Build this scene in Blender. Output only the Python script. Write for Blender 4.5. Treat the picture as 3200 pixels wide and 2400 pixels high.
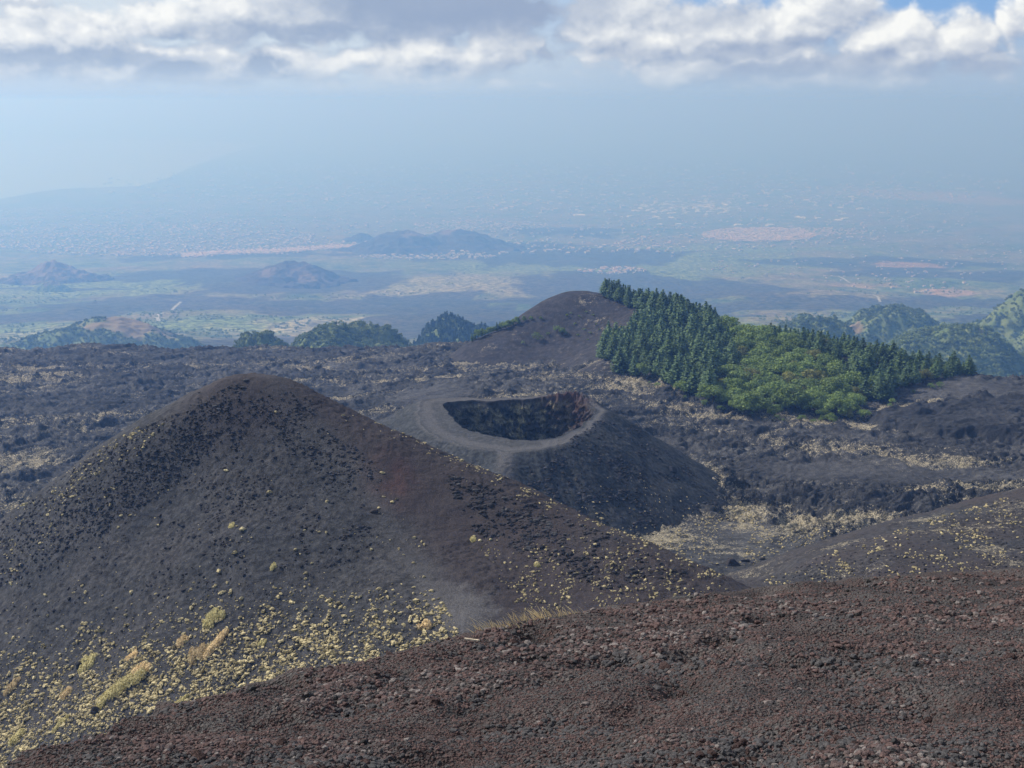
import bpy, math, random
import numpy as np
from mathutils import Vector
# ------------------------------------------------------------------ camera, sky, sun, exposure
sc = bpy.context.scene
for o in list(bpy.data.objects): bpy.data.objects.remove(o)
COL = sc.collection
F, PITCH = 1200.0, math.atan(284 / 1200.0)            # focal length in 1024-wide pixels, downward tilt
cam_data = bpy.data.cameras.new("camera")
cam_data.sensor_width = 36.0
cam_data.lens = 36.0 * F / 1024.0
cam_data.clip_start, cam_data.clip_end = 0.2, 400000.0
cam = bpy.data.objects.new("camera", cam_data); COL.objects.link(cam)
cam.rotation_euler = (math.pi / 2 - PITCH, 0, 0)
sc.camera = cam
SUN_AZ, SUN_EL = math.radians(-62), math.radians(39)    # azimuth clockwise from straight ahead
sun = bpy.data.lights.new("sun", 'SUN'); sun.energy = 3.8; sun.angle = math.radians(2.0); sun.color = (1.0, 0.95, 0.87)
sun_o = bpy.data.objects.new("sun", sun); COL.objects.link(sun_o)
S = Vector((math.sin(SUN_AZ) * math.cos(SUN_EL), math.cos(SUN_AZ) * math.cos(SUN_EL), math.sin(SUN_EL)))
sun_o.rotation_euler = S.to_track_quat('Z', 'Y').to_euler()
sun_o.location = S * 500
sc.view_settings.view_transform = 'Standard'; sc.view_settings.look = 'None'
sc.view_settings.gamma = 1.0; sc.view_settings.use_curve_mapping = False
sc.view_settings.exposure = 0.68
sc.render.engine = 'CYCLES'
sc.cycles.use_denoising = True
sc.cycles.max_bounces = 4; sc.cycles.diffuse_bounces = 2; sc.cycles.volume_bounces = 1
sc.cycles.transparent_max_bounces = 6
HAZE_DENSITY = 1.5e-4
SEA = -1950.0

# ------------------------------------------------------------------ geometry of the view
cp, sp = math.cos(PITCH), math.sin(PITCH)
def ray(px, py):
    """direction through picture point (1024 x 768), scaled so that its forward part is 1"""
    a = (np.asarray(px, float) - 512) / F; b = (384 - np.asarray(py, float)) / F
    y = cp + b * sp; z = -sp + b * cp
    return a / y, np.ones_like(a / y), z / y
def at(px, py, d):
    x, y, z = ray(px, py)
    return float(x) * d, float(d), float(z) * d

# ------------------------------------------------------------------ node helper
class NT:
    def __init__(s, tree): s.t = tree; s.n = tree.nodes; s.l = tree.links
    def node(s, kind, **kw):
        n = s.n.new(kind)
        for k, v in kw.items(): setattr(n, k, v)
        return n
    def put(s, sock, v):
        if v is None: return
        if hasattr(v, 'links') or isinstance(v, bpy.types.NodeSocket): s.l.new(v, sock)
        else: sock.default_value = v
    def m(s, op, a, b=None, c=None, clamp=False):
        n = s.node('ShaderNodeMath', operation=op, use_clamp=clamp)
        for i, v in enumerate((a, b, c)): s.put(n.inputs[i], v)
        return n.outputs[0]
    def v(s, op, a, b=None, sc_=None):
        n = s.node('ShaderNodeVectorMath', operation=op)
        s.put(n.inputs[0], a)
        if b is not None: s.put(n.inputs[1], b)
        if sc_ is not None: s.put(n.inputs['Scale'], sc_)
        return n.outputs['Value'] if op in ('LENGTH', 'DOT_PRODUCT') else n.outputs[0]
    def ramp(s, x, lo, hi, a=0.0, b=1.0, smooth=True):
        n = s.node('ShaderNodeMapRange', interpolation_type='SMOOTHSTEP' if smooth else 'LINEAR', clamp=True)
        s.put(n.inputs[0], x)
        for i, v in zip((1, 2, 3, 4), (lo, hi, a, b)): s.put(n.inputs[i], v)
        return n.outputs[0]
    def mix(s, f, a, b, blend='MIX'):
        n = s.node('ShaderNodeMix', data_type='RGBA', blend_type=blend)
        s.put(n.inputs[0], f)
        s.put(n.inputs[6], a if not isinstance(a, tuple) or len(a) == 4 else (*a, 1)); s.put(n.inputs[7], b if not isinstance(b, tuple) or len(b) == 4 else (*b, 1))
        return n.outputs[2]
    dim = '3D'
    def noise(s, vec, scale, detail=4, rough=0.55, dist=0.0, lac=2.0, out=0):
        n = s.node('ShaderNodeTexNoise', noise_dimensions=s.dim); s.put(n.inputs['Vector'], vec)
        n.inputs['Scale'].default_value = scale; n.inputs['Detail'].default_value = detail
        n.inputs['Roughness'].default_value = rough; n.inputs['Distortion'].default_value = dist
        n.inputs['Lacunarity'].default_value = lac
        return n.outputs[out]
    def voro(s, vec, scale, feature='F1', out='Distance', detail=0, rough=.5, rnd=1.0):
        n = s.node('ShaderNodeTexVoronoi', feature=feature, voronoi_dimensions=s.dim); s.put(n.inputs['Vector'], vec)
        n.inputs['Scale'].default_value = scale; n.inputs['Randomness'].default_value = rnd
        if 'Detail' in n.inputs: n.inputs['Detail'].default_value = detail; n.inputs['Roughness'].default_value = rough
        return n.outputs[out]
    def attr(s, name, kind='Fac'):
        return s.node('ShaderNodeAttribute', attribute_name=name).outputs[kind]
    def comb(s, x, y, z):
        n = s.node('ShaderNodeCombineXYZ')
        for i, v in enumerate((x, y, z)): s.put(n.inputs[i], v)
        return n.outputs[0]

def material(name, rough=0.95, spec=0.15):
    m = bpy.data.materials.new(name); m.use_nodes = True
    t = NT(m.node_tree); b = m.node_tree.nodes['Principled BSDF']
    b.inputs['Roughness'].default_value = rough; b.inputs['Specular IOR Level'].default_value = spec
    return m, t, b
def bump(t, b, height, strength=0.6, dist=1.0):
    n = t.node('ShaderNodeBump'); n.inputs['Strength'].default_value = strength; n.inputs['Distance'].default_value = dist
    t.put(n.inputs['Height'], height); t.l.new(n.outputs[0], b.inputs['Normal'])

# ------------------------------------------------------------------ world: Nishita sky with broken cumulus low over the horizon
world = bpy.data.worlds.new("World"); sc.world = world; world.use_nodes = True
def sky_uv(px, py):
    x, y, z = ray(px, py); x, z = float(x), float(z)
    return math.atan2(x, 1) * 12, z / math.hypot(x, 1) * 12
# cumulus masses and grey cloud bases: where they stand over the horizon, half width, half height, weight
CLOUDS = [(30, 34, 150, 34, 1.0), (215, 24, 150, 30, 1.0), (70, 58, 190, 28, 1.1), (200, 62, 130, 26, 1.1), (265, 60, 75, 26, 1.0), (340, 66, 130, 24, .95),
          (400, 14, 210, 34, 1.2), (430, 58, 130, 24, 1.05), (505, 42, 55, 26, 1.1), (330, 90, 190, 14, .6), (75, 84, 120, 14, .6), (470, 84, 110, 12, .5),
          (640, 28, 100, 46, 1.1), (590, 20, 46, 34, 1.0), (725, 42, 110, 48, 1.05), (810, 20, 95, 38, 1.0), (690, 70, 70, 20, 1.15), (790, 68, 130, 24, .95),
          (900, 36, 72, 34, 1.2), (955, 44, 56, 26, 1.1), (885, 78, 50, 15, 1.1), (1022, 18, 26, 34, 1.0), (865, 66, 100, 24, .9), (970, 68, 90, 16, .6),
          (1130, 30, 80, 34, 1.0), (-100, 40, 100, 34, 1.0)]
SHADES = [(450, 4, 190, 40, 1.0), (525, 4, 44, 30, 1.0), (320, 34, 140, 14, .8), (80, 58, 150, 11, .85), (170, 68, 56, 13, 1.0), (266, 66, 26, 15, 1.0), (800, 70, 110, 11, .8), (720, 18, 46, 20, .5),
          (965, 70, 90, 10, .8), (720, 55, 80, 8, .6), (850, 8, 36, 12, .4), (60, 0, 90, 6, .5), (490, 70, 70, 7, .45), (552, 44, 20, 38, .8), (850, 62, 50, 10, .7), (640, 58, 60, 7, .35), (780, 46, 40, 9, .5)]
def build_world():
    t = NT(world.node_tree); t.n.clear(); t.dim = '2D'; world.cycles.sampling_method = 'NONE'
    out = t.node('ShaderNodeOutputWorld')
    sky = t.node('ShaderNodeTexSky', sky_type='NISHITA'); sky.sun_disc = False
    sky.sun_elevation = SUN_EL; sky.sun_rotation = SUN_AZ; sky.altitude = 1900; sky.dust_density = 1.5
    bg = t.node('ShaderNodeBackground'); bg.inputs[1].default_value = 0.10
    t.l.new(sky.outputs[0], bg.inputs[0])
    def blobs(k, vec, items, lo, hi):
        tot = None
        for cx, cy, rx, ry, w in items:
            u, v = sky_uv(cx, cy)
            d = k.v('LENGTH', k.v('MULTIPLY', k.v('SUBTRACT', vec, (u, v, 0)), (100 / rx, 100 / ry, 0)))
            b = k.ramp(d, lo, hi, w, 0.0); tot = b if tot is None else k.m('MAXIMUM', tot, b)
        return tot
    # sky plane: u = azimuth, v = height over the horizon
    g = bpy.data.node_groups.new("cloud_density", 'ShaderNodeTree')
    g.interface.new_socket("P", in_out='INPUT', socket_type='NodeSocketVector')
    g.interface.new_socket("Density", in_out='OUTPUT', socket_type='NodeSocketFloat')
    k = NT(g); k.dim = '2D'; gi = k.node('NodeGroupInput'); go = k.node('NodeGroupOutput'); P = gi.outputs[0]
    Pw = k.v('ADD', P, k.v('MULTIPLY', k.v('SUBTRACT', k.noise(P, 1.6, 3, .55, out=1), (.5, .5, .5)), (.75, .34, 0)))
    total = blobs(k, Pw, CLOUDS, .1, 1.4)
    Q = k.v('MULTIPLY', P, (1, 1.55, 1))
    n1 = k.noise(Q, 1.7, 9, .56)
    puff = k.voro(k.v('ADD', Q, k.v('SCALE', k.noise(P, 3.5, 3, .55, out=1), sc_=.30)), 3.1, 'SMOOTH_F1', detail=2, rough=.45)
    dens = k.m('ADD', total, k.m('MULTIPLY', k.m('SUBTRACT', n1, .5), 1.1))
    dens = k.m('ADD', dens, k.m('MULTIPLY', k.m('SUBTRACT', .40, puff), .60))
    k.l.new(dens, go.inputs[0])
    tc = t.node('ShaderNodeTexCoord'); sep = t.node('ShaderNodeSeparateXYZ'); t.l.new(tc.outputs['Generated'], sep.inputs[0])
    X, Y, Z = sep.outputs
    hor = t.m('SQRT', t.m('ADD', t.m('MULTIPLY', X, X), t.m('MULTIPLY', Y, Y)))
    u = t.m('MULTIPLY', t.m('ARCTAN2', X, Y), 12.0); v = t.m('MULTIPLY', t.m('DIVIDE', Z, t.m('MAXIMUM', hor, .02)), 12.0)
    p = t.comb(u, v, 3.7)
    def group(vec):
        n = t.node('ShaderNodeGroup'); n.node_tree = g; t.l.new(vec, n.inputs[0]); return n.outputs[0]
    dens, toward = group(p), group(t.v('ADD', p, (-.10, .11, 0)))
    cover = t.ramp(dens, .04, .60)
    lit = t.m('ADD', t.m('ADD', .56, t.m('MULTIPLY', t.m('SUBTRACT', dens, toward), .75)), t.m('MULTIPLY', t.m('SUBTRACT', dens, .8), .12), clamp=True)
    wv = t.v('ADD', p, t.v('MULTIPLY', t.v('SUBTRACT', t.noise(p, 2.4, 4, .6, out=1), (.5, .5, .5)), (.6, .26, 0)))
    shade = blobs(t, wv, SHADES, .35, 1.3)
    lit = t.m('MULTIPLY', lit, t.m('SUBTRACT', 1.0, t.m('MULTIPLY', shade, .95)), clamp=True)
    side = t.ramp(u, -6, 6, 0, 1, False)
    ccol = t.mix(lit, t.mix(side, (.190, .255, .36), (.195, .24, .34)), (.60, .61, .605))
    # vapour over the horizon, in which the clouds dissolve
    vv = t.m('MAXIMUM', v, 0)
    veil = t.m('POWER', 2.718, t.m('MULTIPLY', vv, -3.2))
    vcol = t.mix(side, (.318, .420, .535), (.212, .292, .398))
    skyc = t.mix(t.ramp(u, -2, 3, 0, 1), (.42, .475, .525), t.mix(t.ramp(v, .35, .85), (.275, .345, .445), (.15, .27, .47)))
    base = t.mix(veil, skyc, vcol)
    cover2 = t.m('MULTIPLY', cover, t.m('SUBTRACT', 1, t.m('POWER', 2.718, t.m('MULTIPLY', t.m('POWER', vv, 2.0), -14.0))))
    high_dir = t.m('DIVIDE', 1, t.m('ADD', t.m('ABSOLUTE', Z), .25))
    dirn = t.v('MULTIPLY', tc.outputs['Generated'], t.comb(high_dir, high_dir, 1))
    high = t.ramp(t.noise(dirn, 1.4, 5, .6), .40, .62, 0, .8)           # broken cloud overhead
    low = t.ramp(Z, .12, .30, 1, 0)
    col = t.mix(low, (.58, .62, .67), t.mix(cover2, base, ccol))
    bg2 = t.node('ShaderNodeBackground'); t.l.new(col, bg2.inputs[0]); bg2.inputs[1].default_value = 1.0
    mx = t.node('ShaderNodeMixShader'); t.l.new(t.m('MAXIMUM', low, high), mx.inputs[0]); t.l.new(bg.outputs[0], mx.inputs[1]); t.l.new(bg2.outputs[0], mx.inputs[2])
    t.l.new(mx.outputs[0], out.inputs[0])
build_world()

# ------------------------------------------------------------------ noise and interpolation
def _h(ix, iy, seed):
    h = (ix.astype(np.int64) * 374761393 + iy.astype(np.int64) * 668265263 + seed * 1442695041) & 0xFFFFFFFF
    h = ((h ^ (h >> 13)) * 1274126177) & 0xFFFFFFFF
    return ((h ^ (h >> 16)) & 0xFFFF).astype(np.float32) / 65535.0 * 6.2831853
def perlin(x, y, seed=0):
    ix, iy = np.floor(x), np.floor(y); fx, fy = (x - ix).astype(np.float32), (y - iy).astype(np.float32)
    u = fx * fx * fx * (fx * (fx * 6 - 15) + 10); w = fy * fy * fy * (fy * (fy * 6 - 15) + 10)
    def g(dx, dy):
        a = _h(ix + dx, iy + dy, seed)
        return np.cos(a) * (fx - dx) + np.sin(a) * (fy - dy)
    a, b, c, d = g(0, 0), g(1, 0), g(0, 1), g(1, 1)
    return (a + u * (b - a) + w * ((c + u * (d - c)) - (a + u * (b - a)))) * 1.5
def fbm(x, y, octaves=5, gain=.5, seed=0):
    x, y = np.asarray(x, float), np.asarray(y, float)
    s, a = 0, 1.0
    for i in range(octaves):
        s = s + a * perlin(x, y, seed + i * 17); x, y, a = x * 2.03 + 5.1, y * 2.03 - 3.7, a * gain
    return s
def ridged(x, y, octaves=5, gain=.5, seed=0):
    x, y = np.asarray(x, float), np.asarray(y, float)
    s, a = 0, 1.0
    for i in range(octaves):
        s = s + a * (1 - 2 * np.abs(perlin(x, y, seed + i * 13))); x, y, a = x * 2.07 + 1.3, y * 2.07 + 9.2, a * gain
    return s
def sstep(x, a, b):
    t = np.clip((x - a) / (b - a), 0, 1); return t * t * (3 - 2 * t)
class TPS:
    def __init__(s, pts, reg=0.0, scale=100.0):
        p = np.array(pts, float); s.xy = p[:, :2] / scale; s.k = scale; n = len(p)
        K = s.U(((s.xy[:, None] - s.xy[None]) ** 2).sum(-1)) + reg * np.eye(n)
        A = np.zeros((n + 3, n + 3)); A[:n, :n] = K; A[:n, n] = 1; A[:n, n + 1:] = s.xy; A[n, :n] = 1; A[n + 1:, :n] = s.xy.T
        s.c = np.linalg.solve(A, np.r_[p[:, 2], 0, 0, 0])
    @staticmethod
    def U(r2): return 0.5 * r2 * np.log(r2 + 1e-12)
    def __call__(s, x, y):
        x, y = np.asarray(x, float) / s.k, np.asarray(y, float) / s.k
        out = s.c[-3] + s.c[-2] * x + s.c[-1] * y
        for (a, b), c in zip(s.xy, s.c): out = out + c * s.U((x - a) ** 2 + (y - b) ** 2)
        return out
class Heights:
    """bilinear look-up in a regular grid of heights"""
    def __init__(s, x0, y0, step, Z): s.x0, s.y0, s.s, s.Z = x0, y0, step, Z
    def __call__(s, x, y):
        h, w = s.Z.shape
        i = np.clip((np.asarray(x) - s.x0) / s.s, 0, w - 1.001); j = np.clip((np.asarray(y) - s.y0) / s.s, 0, h - 1.001)
        a, b = i.astype(int), j.astype(int); u, v = i - a, j - b; Z = s.Z
        return (Z[b, a] * (1 - u) + Z[b, a + 1] * u) * (1 - v) + (Z[b + 1, a] * (1 - u) + Z[b + 1, a + 1] * u) * v
def hit(px, py, zf, d0, d1, n=500):
    """first point where the sight line meets the height function; returns x, y, z, ok"""
    px, py = np.atleast_1d(px).astype(float), np.atleast_1d(py).astype(float)
    rx, _, rz = ray(px, py); D = np.full(px.shape, np.nan); prev = np.full(px.shape, d0, float)
    ds = np.geomspace(d0, d1, n)
    for d in ds:
        todo = np.isnan(D)
        if not todo.any(): break
        under = todo & (rz * d < zf(rx * d, np.full(px.shape, d)))
        D[under] = d
    ok = ~np.isnan(D); D = np.where(ok, D, d1); lo, hi = D / (ds[1] / ds[0]), D.copy()
    for _ in range(12):
        m = (lo + hi) / 2; un = rz * m < zf(rx * m, m); hi = np.where(un, m, hi); lo = np.where(un, lo, m)
    return rx * hi, hi, zf(rx * hi, hi), ok
def inside(px, py, poly):
    poly = np.array(poly, float); r = np.zeros(np.shape(px), bool); j = len(poly) - 1
    for i in range(len(poly)):
        xi, yi = poly[i]; xj, yj = poly[j]
        c = ((yi > py) != (yj > py)) & (px < (xj - xi) * (py - yi) / (yj - yi + 1e-12) + xi)
        r ^= c; j = i
    return r
def seg_dist(x, y, pts):
    d = np.full(np.shape(x), 1e9)
    for (ax, ay), (bx, by) in zip(pts[:-1], pts[1:]):
        vx, vy = bx - ax, by - ay; t = np.clip(((x - ax) * vx + (y - ay) * vy) / (vx * vx + vy * vy), 0, 1)
        d = np.minimum(d, np.hypot(x - ax - t * vx, y - ay - t * vy))
    return d

# ------------------------------------------------------------------ objects
def tag(o, label=None, cat=None, group=None, kind=None):
    if label: o['label'] = label
    if cat: o['category'] = cat
    if group: o['group'] = group
    if kind: o['kind'] = kind
    return o
def link(name, me, mat=None, parent=None):
    o = bpy.data.objects.new(name, me); COL.objects.link(o)
    if mat is not None: me.materials.append(mat)
    if parent is not None: o.parent = parent
    return o
def mesh_np(name, V, faces, attrs=None, smooth=True):
    """faces: (n, k) array of equal-sized polygons"""
    V = np.asarray(V, np.float32); faces = np.asarray(faces, np.int32)
    me = bpy.data.meshes.new(name); n, k = faces.shape
    me.vertices.add(len(V)); me.vertices.foreach_set('co', V.ravel())
    me.loops.add(n * k); me.loops.foreach_set('vertex_index', faces.ravel())
    me.polygons.add(n); me.polygons.foreach_set('loop_start', np.arange(0, n * k, k, dtype=np.int32))
    me.polygons.foreach_set('loop_total', np.full(n, k, np.int32))
    me.polygons.foreach_set('use_smooth', np.full(n, smooth, bool))
    for an, av in (attrs or {}).items():
        at_ = me.attributes.new(an, 'FLOAT', 'POINT'); at_.data.foreach_set('value', np.asarray(av, np.float32).ravel())
    me.update(calc_edges=True); return me
def grid_faces(h, w):
    a = np.arange(h * w).reshape(h, w)
    return np.stack([a[:-1, :-1], a[:-1, 1:], a[1:, 1:], a[1:, :-1]], -1).reshape(-1, 4)
def grid_mesh(name, X, Y, Z, mat, attrs=None, smooth=True):
    h, w = X.shape
    me = mesh_np(name, np.stack([X, Y, Z], -1).reshape(-1, 3), grid_faces(h, w), attrs, smooth)
    return link(name, me, mat)
def P(*a): return at(*a)

# ------------------------------------------------------------------ ground materials
def ground_material(name, dark, dark2, s=1.0, bump_d=.5, gloss=.12):
    """cinder and lava: attributes red, path, grass add rusty scoria, trodden path and dry grass"""
    m, t, b = material(name, .95, gloss)
    co = t.node('ShaderNodeTexCoord').outputs['Object']
    n1 = t.noise(co, .05 / s, 5, .6); n2 = t.noise(co, .55 / s, 6, .65); n3 = t.noise(co, 3.0 / s, 4, .7)
    c = t.mix(t.ramp(n1, .35, .65), dark, dark2)
    c = t.mix(t.ramp(n2, .30, .72), t.mix(1.0, c, (.45, .45, .47), 'MULTIPLY'), t.mix(1.0, c, (1.45, 1.43, 1.4), 'MULTIPLY'))
    c = t.mix(t.m('MULTIPLY', t.attr('red'), t.ramp(n2, .25, .6, .55, 1)), c, (.047, .038, .039))
    c = t.mix(t.m('MULTIPLY', t.attr('rust'), t.ramp(n2, .3, .6, .5, 1)), c, (.080, .038, .033))
    c = t.mix(t.m('MULTIPLY', t.attr('path'), t.ramp(n3, .2, .7, .75, 1)), c, (.100, .095, .096))
    c = t.mix(t.m('MULTIPLY', t.attr('dark'), .5), c, (.017, .018, .022))
    gr = t.m('MULTIPLY', t.attr('grass'), 1.0)
    gm = t.ramp(t.m('ADD', gr, t.m('MULTIPLY', t.m('SUBTRACT', t.m('ADD', t.m('MULTIPLY', n2, .5), t.m('MULTIPLY', n3, .5)), .5), 3.2)), .45, .85)
    gc = t.mix(t.ramp(n3, .3, .7), (.10, .09, .068), (.30, .26, .185))
    c = t.mix(gm, c, gc)
    c = t.mix(t.m('MULTIPLY', t.attr('moss'), t.ramp(n3, .35, .65)), c, (.36, .33, .20))
    c = t.mix(t.ramp(n3, .3, .7), t.mix(1.0, c, (.55, .55, .57), 'MULTIPLY'), t.mix(1.0, c, (1.4, 1.4, 1.38), 'MULTIPLY'))
    t.l.new(c, b.inputs['Base Color'])
    bump(t, b, t.m('ADD', t.m('MULTIPLY', n2, .7), t.m('MULTIPLY', n3, .3)), .8, bump_d)
    return m
M_CONE = ground_material('cinder', (.040, .041, .045), (.050, .049, .052), .8, .9)
M_CRATER = ground_material('crater_cinder', (.036, .039, .042), (.046, .048, .051), 1.2, .9)
M_LAVA = ground_material('lava', (.034, .035, .038), (.066, .066, .068), 2.2, 2.0)
M_BARE = ground_material('bare_cone', (.028, .027, .030), (.034, .032, .034), 2.5, .5)

# ------------------------------------------------------------------ lava field (basin, plateau and its edge)
def lava_base():
    pts = []
    for px, py, d in [(0, 345, 1300), (150, 347, 1300), (300, 350, 1280), (400, 349, 1250), (480, 343, 1200), (560, 350, 1130), (0, 420, 800), (150, 400, 900),
                      (350, 400, 880), (300, 370, 1080), (0, 480, 620), (440, 392, 850), (620, 440, 700), (750, 442, 690), (900, 440, 690), (1000, 440, 690),
                      (1024, 400, 800), (1024, 377, 900), (930, 379, 870), (750, 500, 560), (900, 500, 560), (1024, 480, 590), (731, 563, 450), (800, 540, 480),
                      (700, 535, 490), (640, 360, 950), (700, 396, 830), (800, 418, 780), (861, 419, 780), (907, 389, 850), (-150, 345, 1300), (-150, 450, 700),
                      (1150, 380, 900), (1150, 470, 620), (560, 372, 1000), (90, 445, 700)]:
        pts.append(P(px, py, d))
    for x, y, z in [(-160, 420, -176), (0, 400, -178), (120, 390, -178), (0, 300, -180), (-200, 300, -170), (200, 400, -178), (250, 300, -175), (-60, 500, -182), (60, 480, -182),
                    (0, 100, -165), (-300, 100, -165), (300, 100, -165), (-400, 600, -190), (450, 560, -188)]: pts.append((x, y, z))
    return TPS(pts, 0.02)
_lb = lava_base()
def lava_edge(x, y):
    a = x / np.maximum(y, 1)
    return np.interp(a, [-.6, -.43, -.25, -.1, -.02, .06, .16, .3, .36, .45, .6], [1310, 1310, 1310, 1275, 1220, 1190, 1150, 990, 890, 890, 900])
def build_lava():
    ys = np.r_[np.linspace(60, 380, 60), np.geomspace(384, 1420, 720), np.linspace(1440, 2300, 30)]
    a = np.linspace(-.62, .62, 900)
    Y, A = np.meshgrid(ys, a, indexing='ij'); X = A * (Y + 30)
    Z = _lb(X, np.minimum(Y, 1450))
    # rough a'a surface: low over the ash basin, strong over the flows
    bas = np.zeros_like(X)
    for px, py, d, r in [(720, 550, 460, 60), (680, 575, 430, 55), (760, 575, 420, 60), (840, 560, 440, 40), (640, 575, 430, 50)]:
        x, y, _ = P(px, py, d); bas = np.maximum(bas, 1 - sstep(np.hypot(X - x, Y - y), r * .45, r))
    smooth = np.zeros_like(X)                               # ash-covered smooth patches
    for px, py, d, rx, ry in [(840, 470, 620, 75, 28), (950, 480, 600, 60, 25), (590, 500, 590, 25, 60), (430, 395, 850, 40, 60), (965, 392, 830, 60, 30), (735, 530, 500, 30, 20)]:
        x, y, _ = P(px, py, d); smooth = np.maximum(smooth, 1 - sstep(np.hypot((X - x) / rx, (Y - y) / ry), .4, 1.1))
    rough = np.clip(1 - .93 * bas - .75 * smooth, .05, 1) * sstep(Y, 380, 460) * (1 - .5 * np.clip(1.3 - np.hypot((X - 290) / 150, (Y - 760) / 120), 0, 1))
    wx = X + 20 * fbm(X / 70, Y / 70, 3, seed=3); wy = Y + 20 * fbm(X / 70, Y / 70, 3, seed=5)
    big = fbm(wx / 95, wy / 70, 3, seed=11)
    mid = ridged(wx / 26, wy / 14, 5, .62, seed=21)
    fine = ridged(wx / 5, wy / 4, 3, .6, seed=31)
    ln = fbm(wx / 150 + .4 * wy / 150, wy / 170 - .3 * wx / 170, 3, .5, seed=91); levee = np.exp(-(ln / .055) ** 2) + .7 * np.exp(-((ln - .30) / .05) ** 2) + .7 * np.exp(-((ln + .33) / .05) ** 2)
    Z = Z + rough * 1.9 * levee * (.7 + .5 * mid)
    Z = Z + rough * (3.2 * big + 2.3 * (mid - .8) + 1.15 * (fine - .6)) + .6 * fbm(X / 18, Y / 18, 4, seed=41)
    # dark flow standing above the ground at the right
    fx, fy, _ = P(1010, 424, 740)
    flow = 1 - sstep(np.hypot((X - fx) / 95, (Y - fy) / 70) + .22 * fbm(X / 30, Y / 30, 4, seed=61), .8, .98)
    Z = Z + flow * 5
    hx, hy, _ = P(945, 385, 850)
    hump = 1 - sstep(np.hypot((X - hx) / 80, (Y - hy) / 60), .2, 1.1)
    Z = Z + hump * 5.0
    t = Y - lava_edge(X, Y) + 25 * fbm(X / 70, Y / 200, 3, seed=51)
    Z = Z - .48 * np.logaddexp(0, t / 12) * 12 * (1 - .0)
    # dry grass in the sheltered hollows
    g = .40 + .50 * fbm(wx / 130, wy / 60, 4, .6, seed=71) - .16 * (mid - .8) - .12 * big + .20 * np.exp(-((ln - .12) / .07) ** 2) + .16 * np.exp(-((ln + .17) / .06) ** 2) - .25 * levee
    boost = np.zeros_like(X)
    for px, py, d, rx, ry, w in [(775, 525, 500, 55, 16, .32), (715, 548, 465, 40, 22, .16), (830, 560, 450, 40, 12, .2), (735, 500, 545, 20, 30, .35), (715, 470, 600, 16, 40, .45), (860, 520, 520, 60, 14, .3), (900, 408, 790, 38, 26, .75), (930, 402, 800, 30, 14, .6), (25, 470, 640, 40, 40, .45), (50, 430, 770, 60, 30, .35),
                             (40, 372, 1050, 110, 40, .3), (615, 372, 950, 40, 60, .4), (640, 392, 860, 30, 30, .45), (470, 378, 980, 60, 50, .3), (560, 360, 1080, 70, 60, .35), (680, 412, 790, 40, 20, .3),
                             (985, 442, 690, 50, 12, .4), (340, 360, 1150, 90, 30, .25), (740, 420, 770, 60, 10, .3), (950, 465, 630, 60, 14, .3)]:
        x, y, _ = P(px, py, d); boost = np.maximum(boost, w * (1 - sstep(np.hypot((X - x) / rx, (Y - y) / ry), .3, 1.15)))
    g = g + boost - .9 * flow - .5 * smooth - .5 * hump - .10 * bas - 1.1 * (sstep(Y, 600, 660) * 0)
    g = g * (.92 - .25 * sstep(-X / np.maximum(Y, 1), -.1, .1) * 0)
    # ropes of lava running out of the basin
    return grid_mesh('lava_field', X, Y, Z, M_LAVA, {'grass': np.clip(g, 0, 1.2), 'path': .25 * smooth, 'red': .0 * X, 'rust': 0 * X, 'moss': 0 * X, 'dark': np.clip(flow + .55 * levee * rough + .5 * sstep(fbm(X / 120, Y / 90, 4, .6, seed=95), .15, .45), 0, 1)}), X, Y, Z
lava_o, LX, LY, LZ = build_lava()
tag(lava_o, 'dark rough lava field with patches of dry grass behind the cones', 'lava field', kind='structure')
class LavaHeights:
    def __init__(s): s.ys = LY[:, 0]; s.a = np.linspace(-.62, .62, LX.shape[1])
    def __call__(s, x, y):
        x, y = np.asarray(x, float), np.asarray(y, float)
        j = np.clip(np.searchsorted(s.ys, y) - 1, 0, len(s.ys) - 2); v = np.clip((y - s.ys[j]) / (s.ys[j + 1] - s.ys[j]), 0, 1)
        i = np.clip((x / (y + 30) + .62) / (s.a[1] - s.a[0]), 0, len(s.a) - 1.001); k = i.astype(int); u = i - k
        return (LZ[j, k] * (1 - u) + LZ[j, k + 1] * u) * (1 - v) + (LZ[j + 1, k] * (1 - u) + LZ[j + 1, k + 1] * u) * v
lava_z = LavaHeights()

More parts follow.
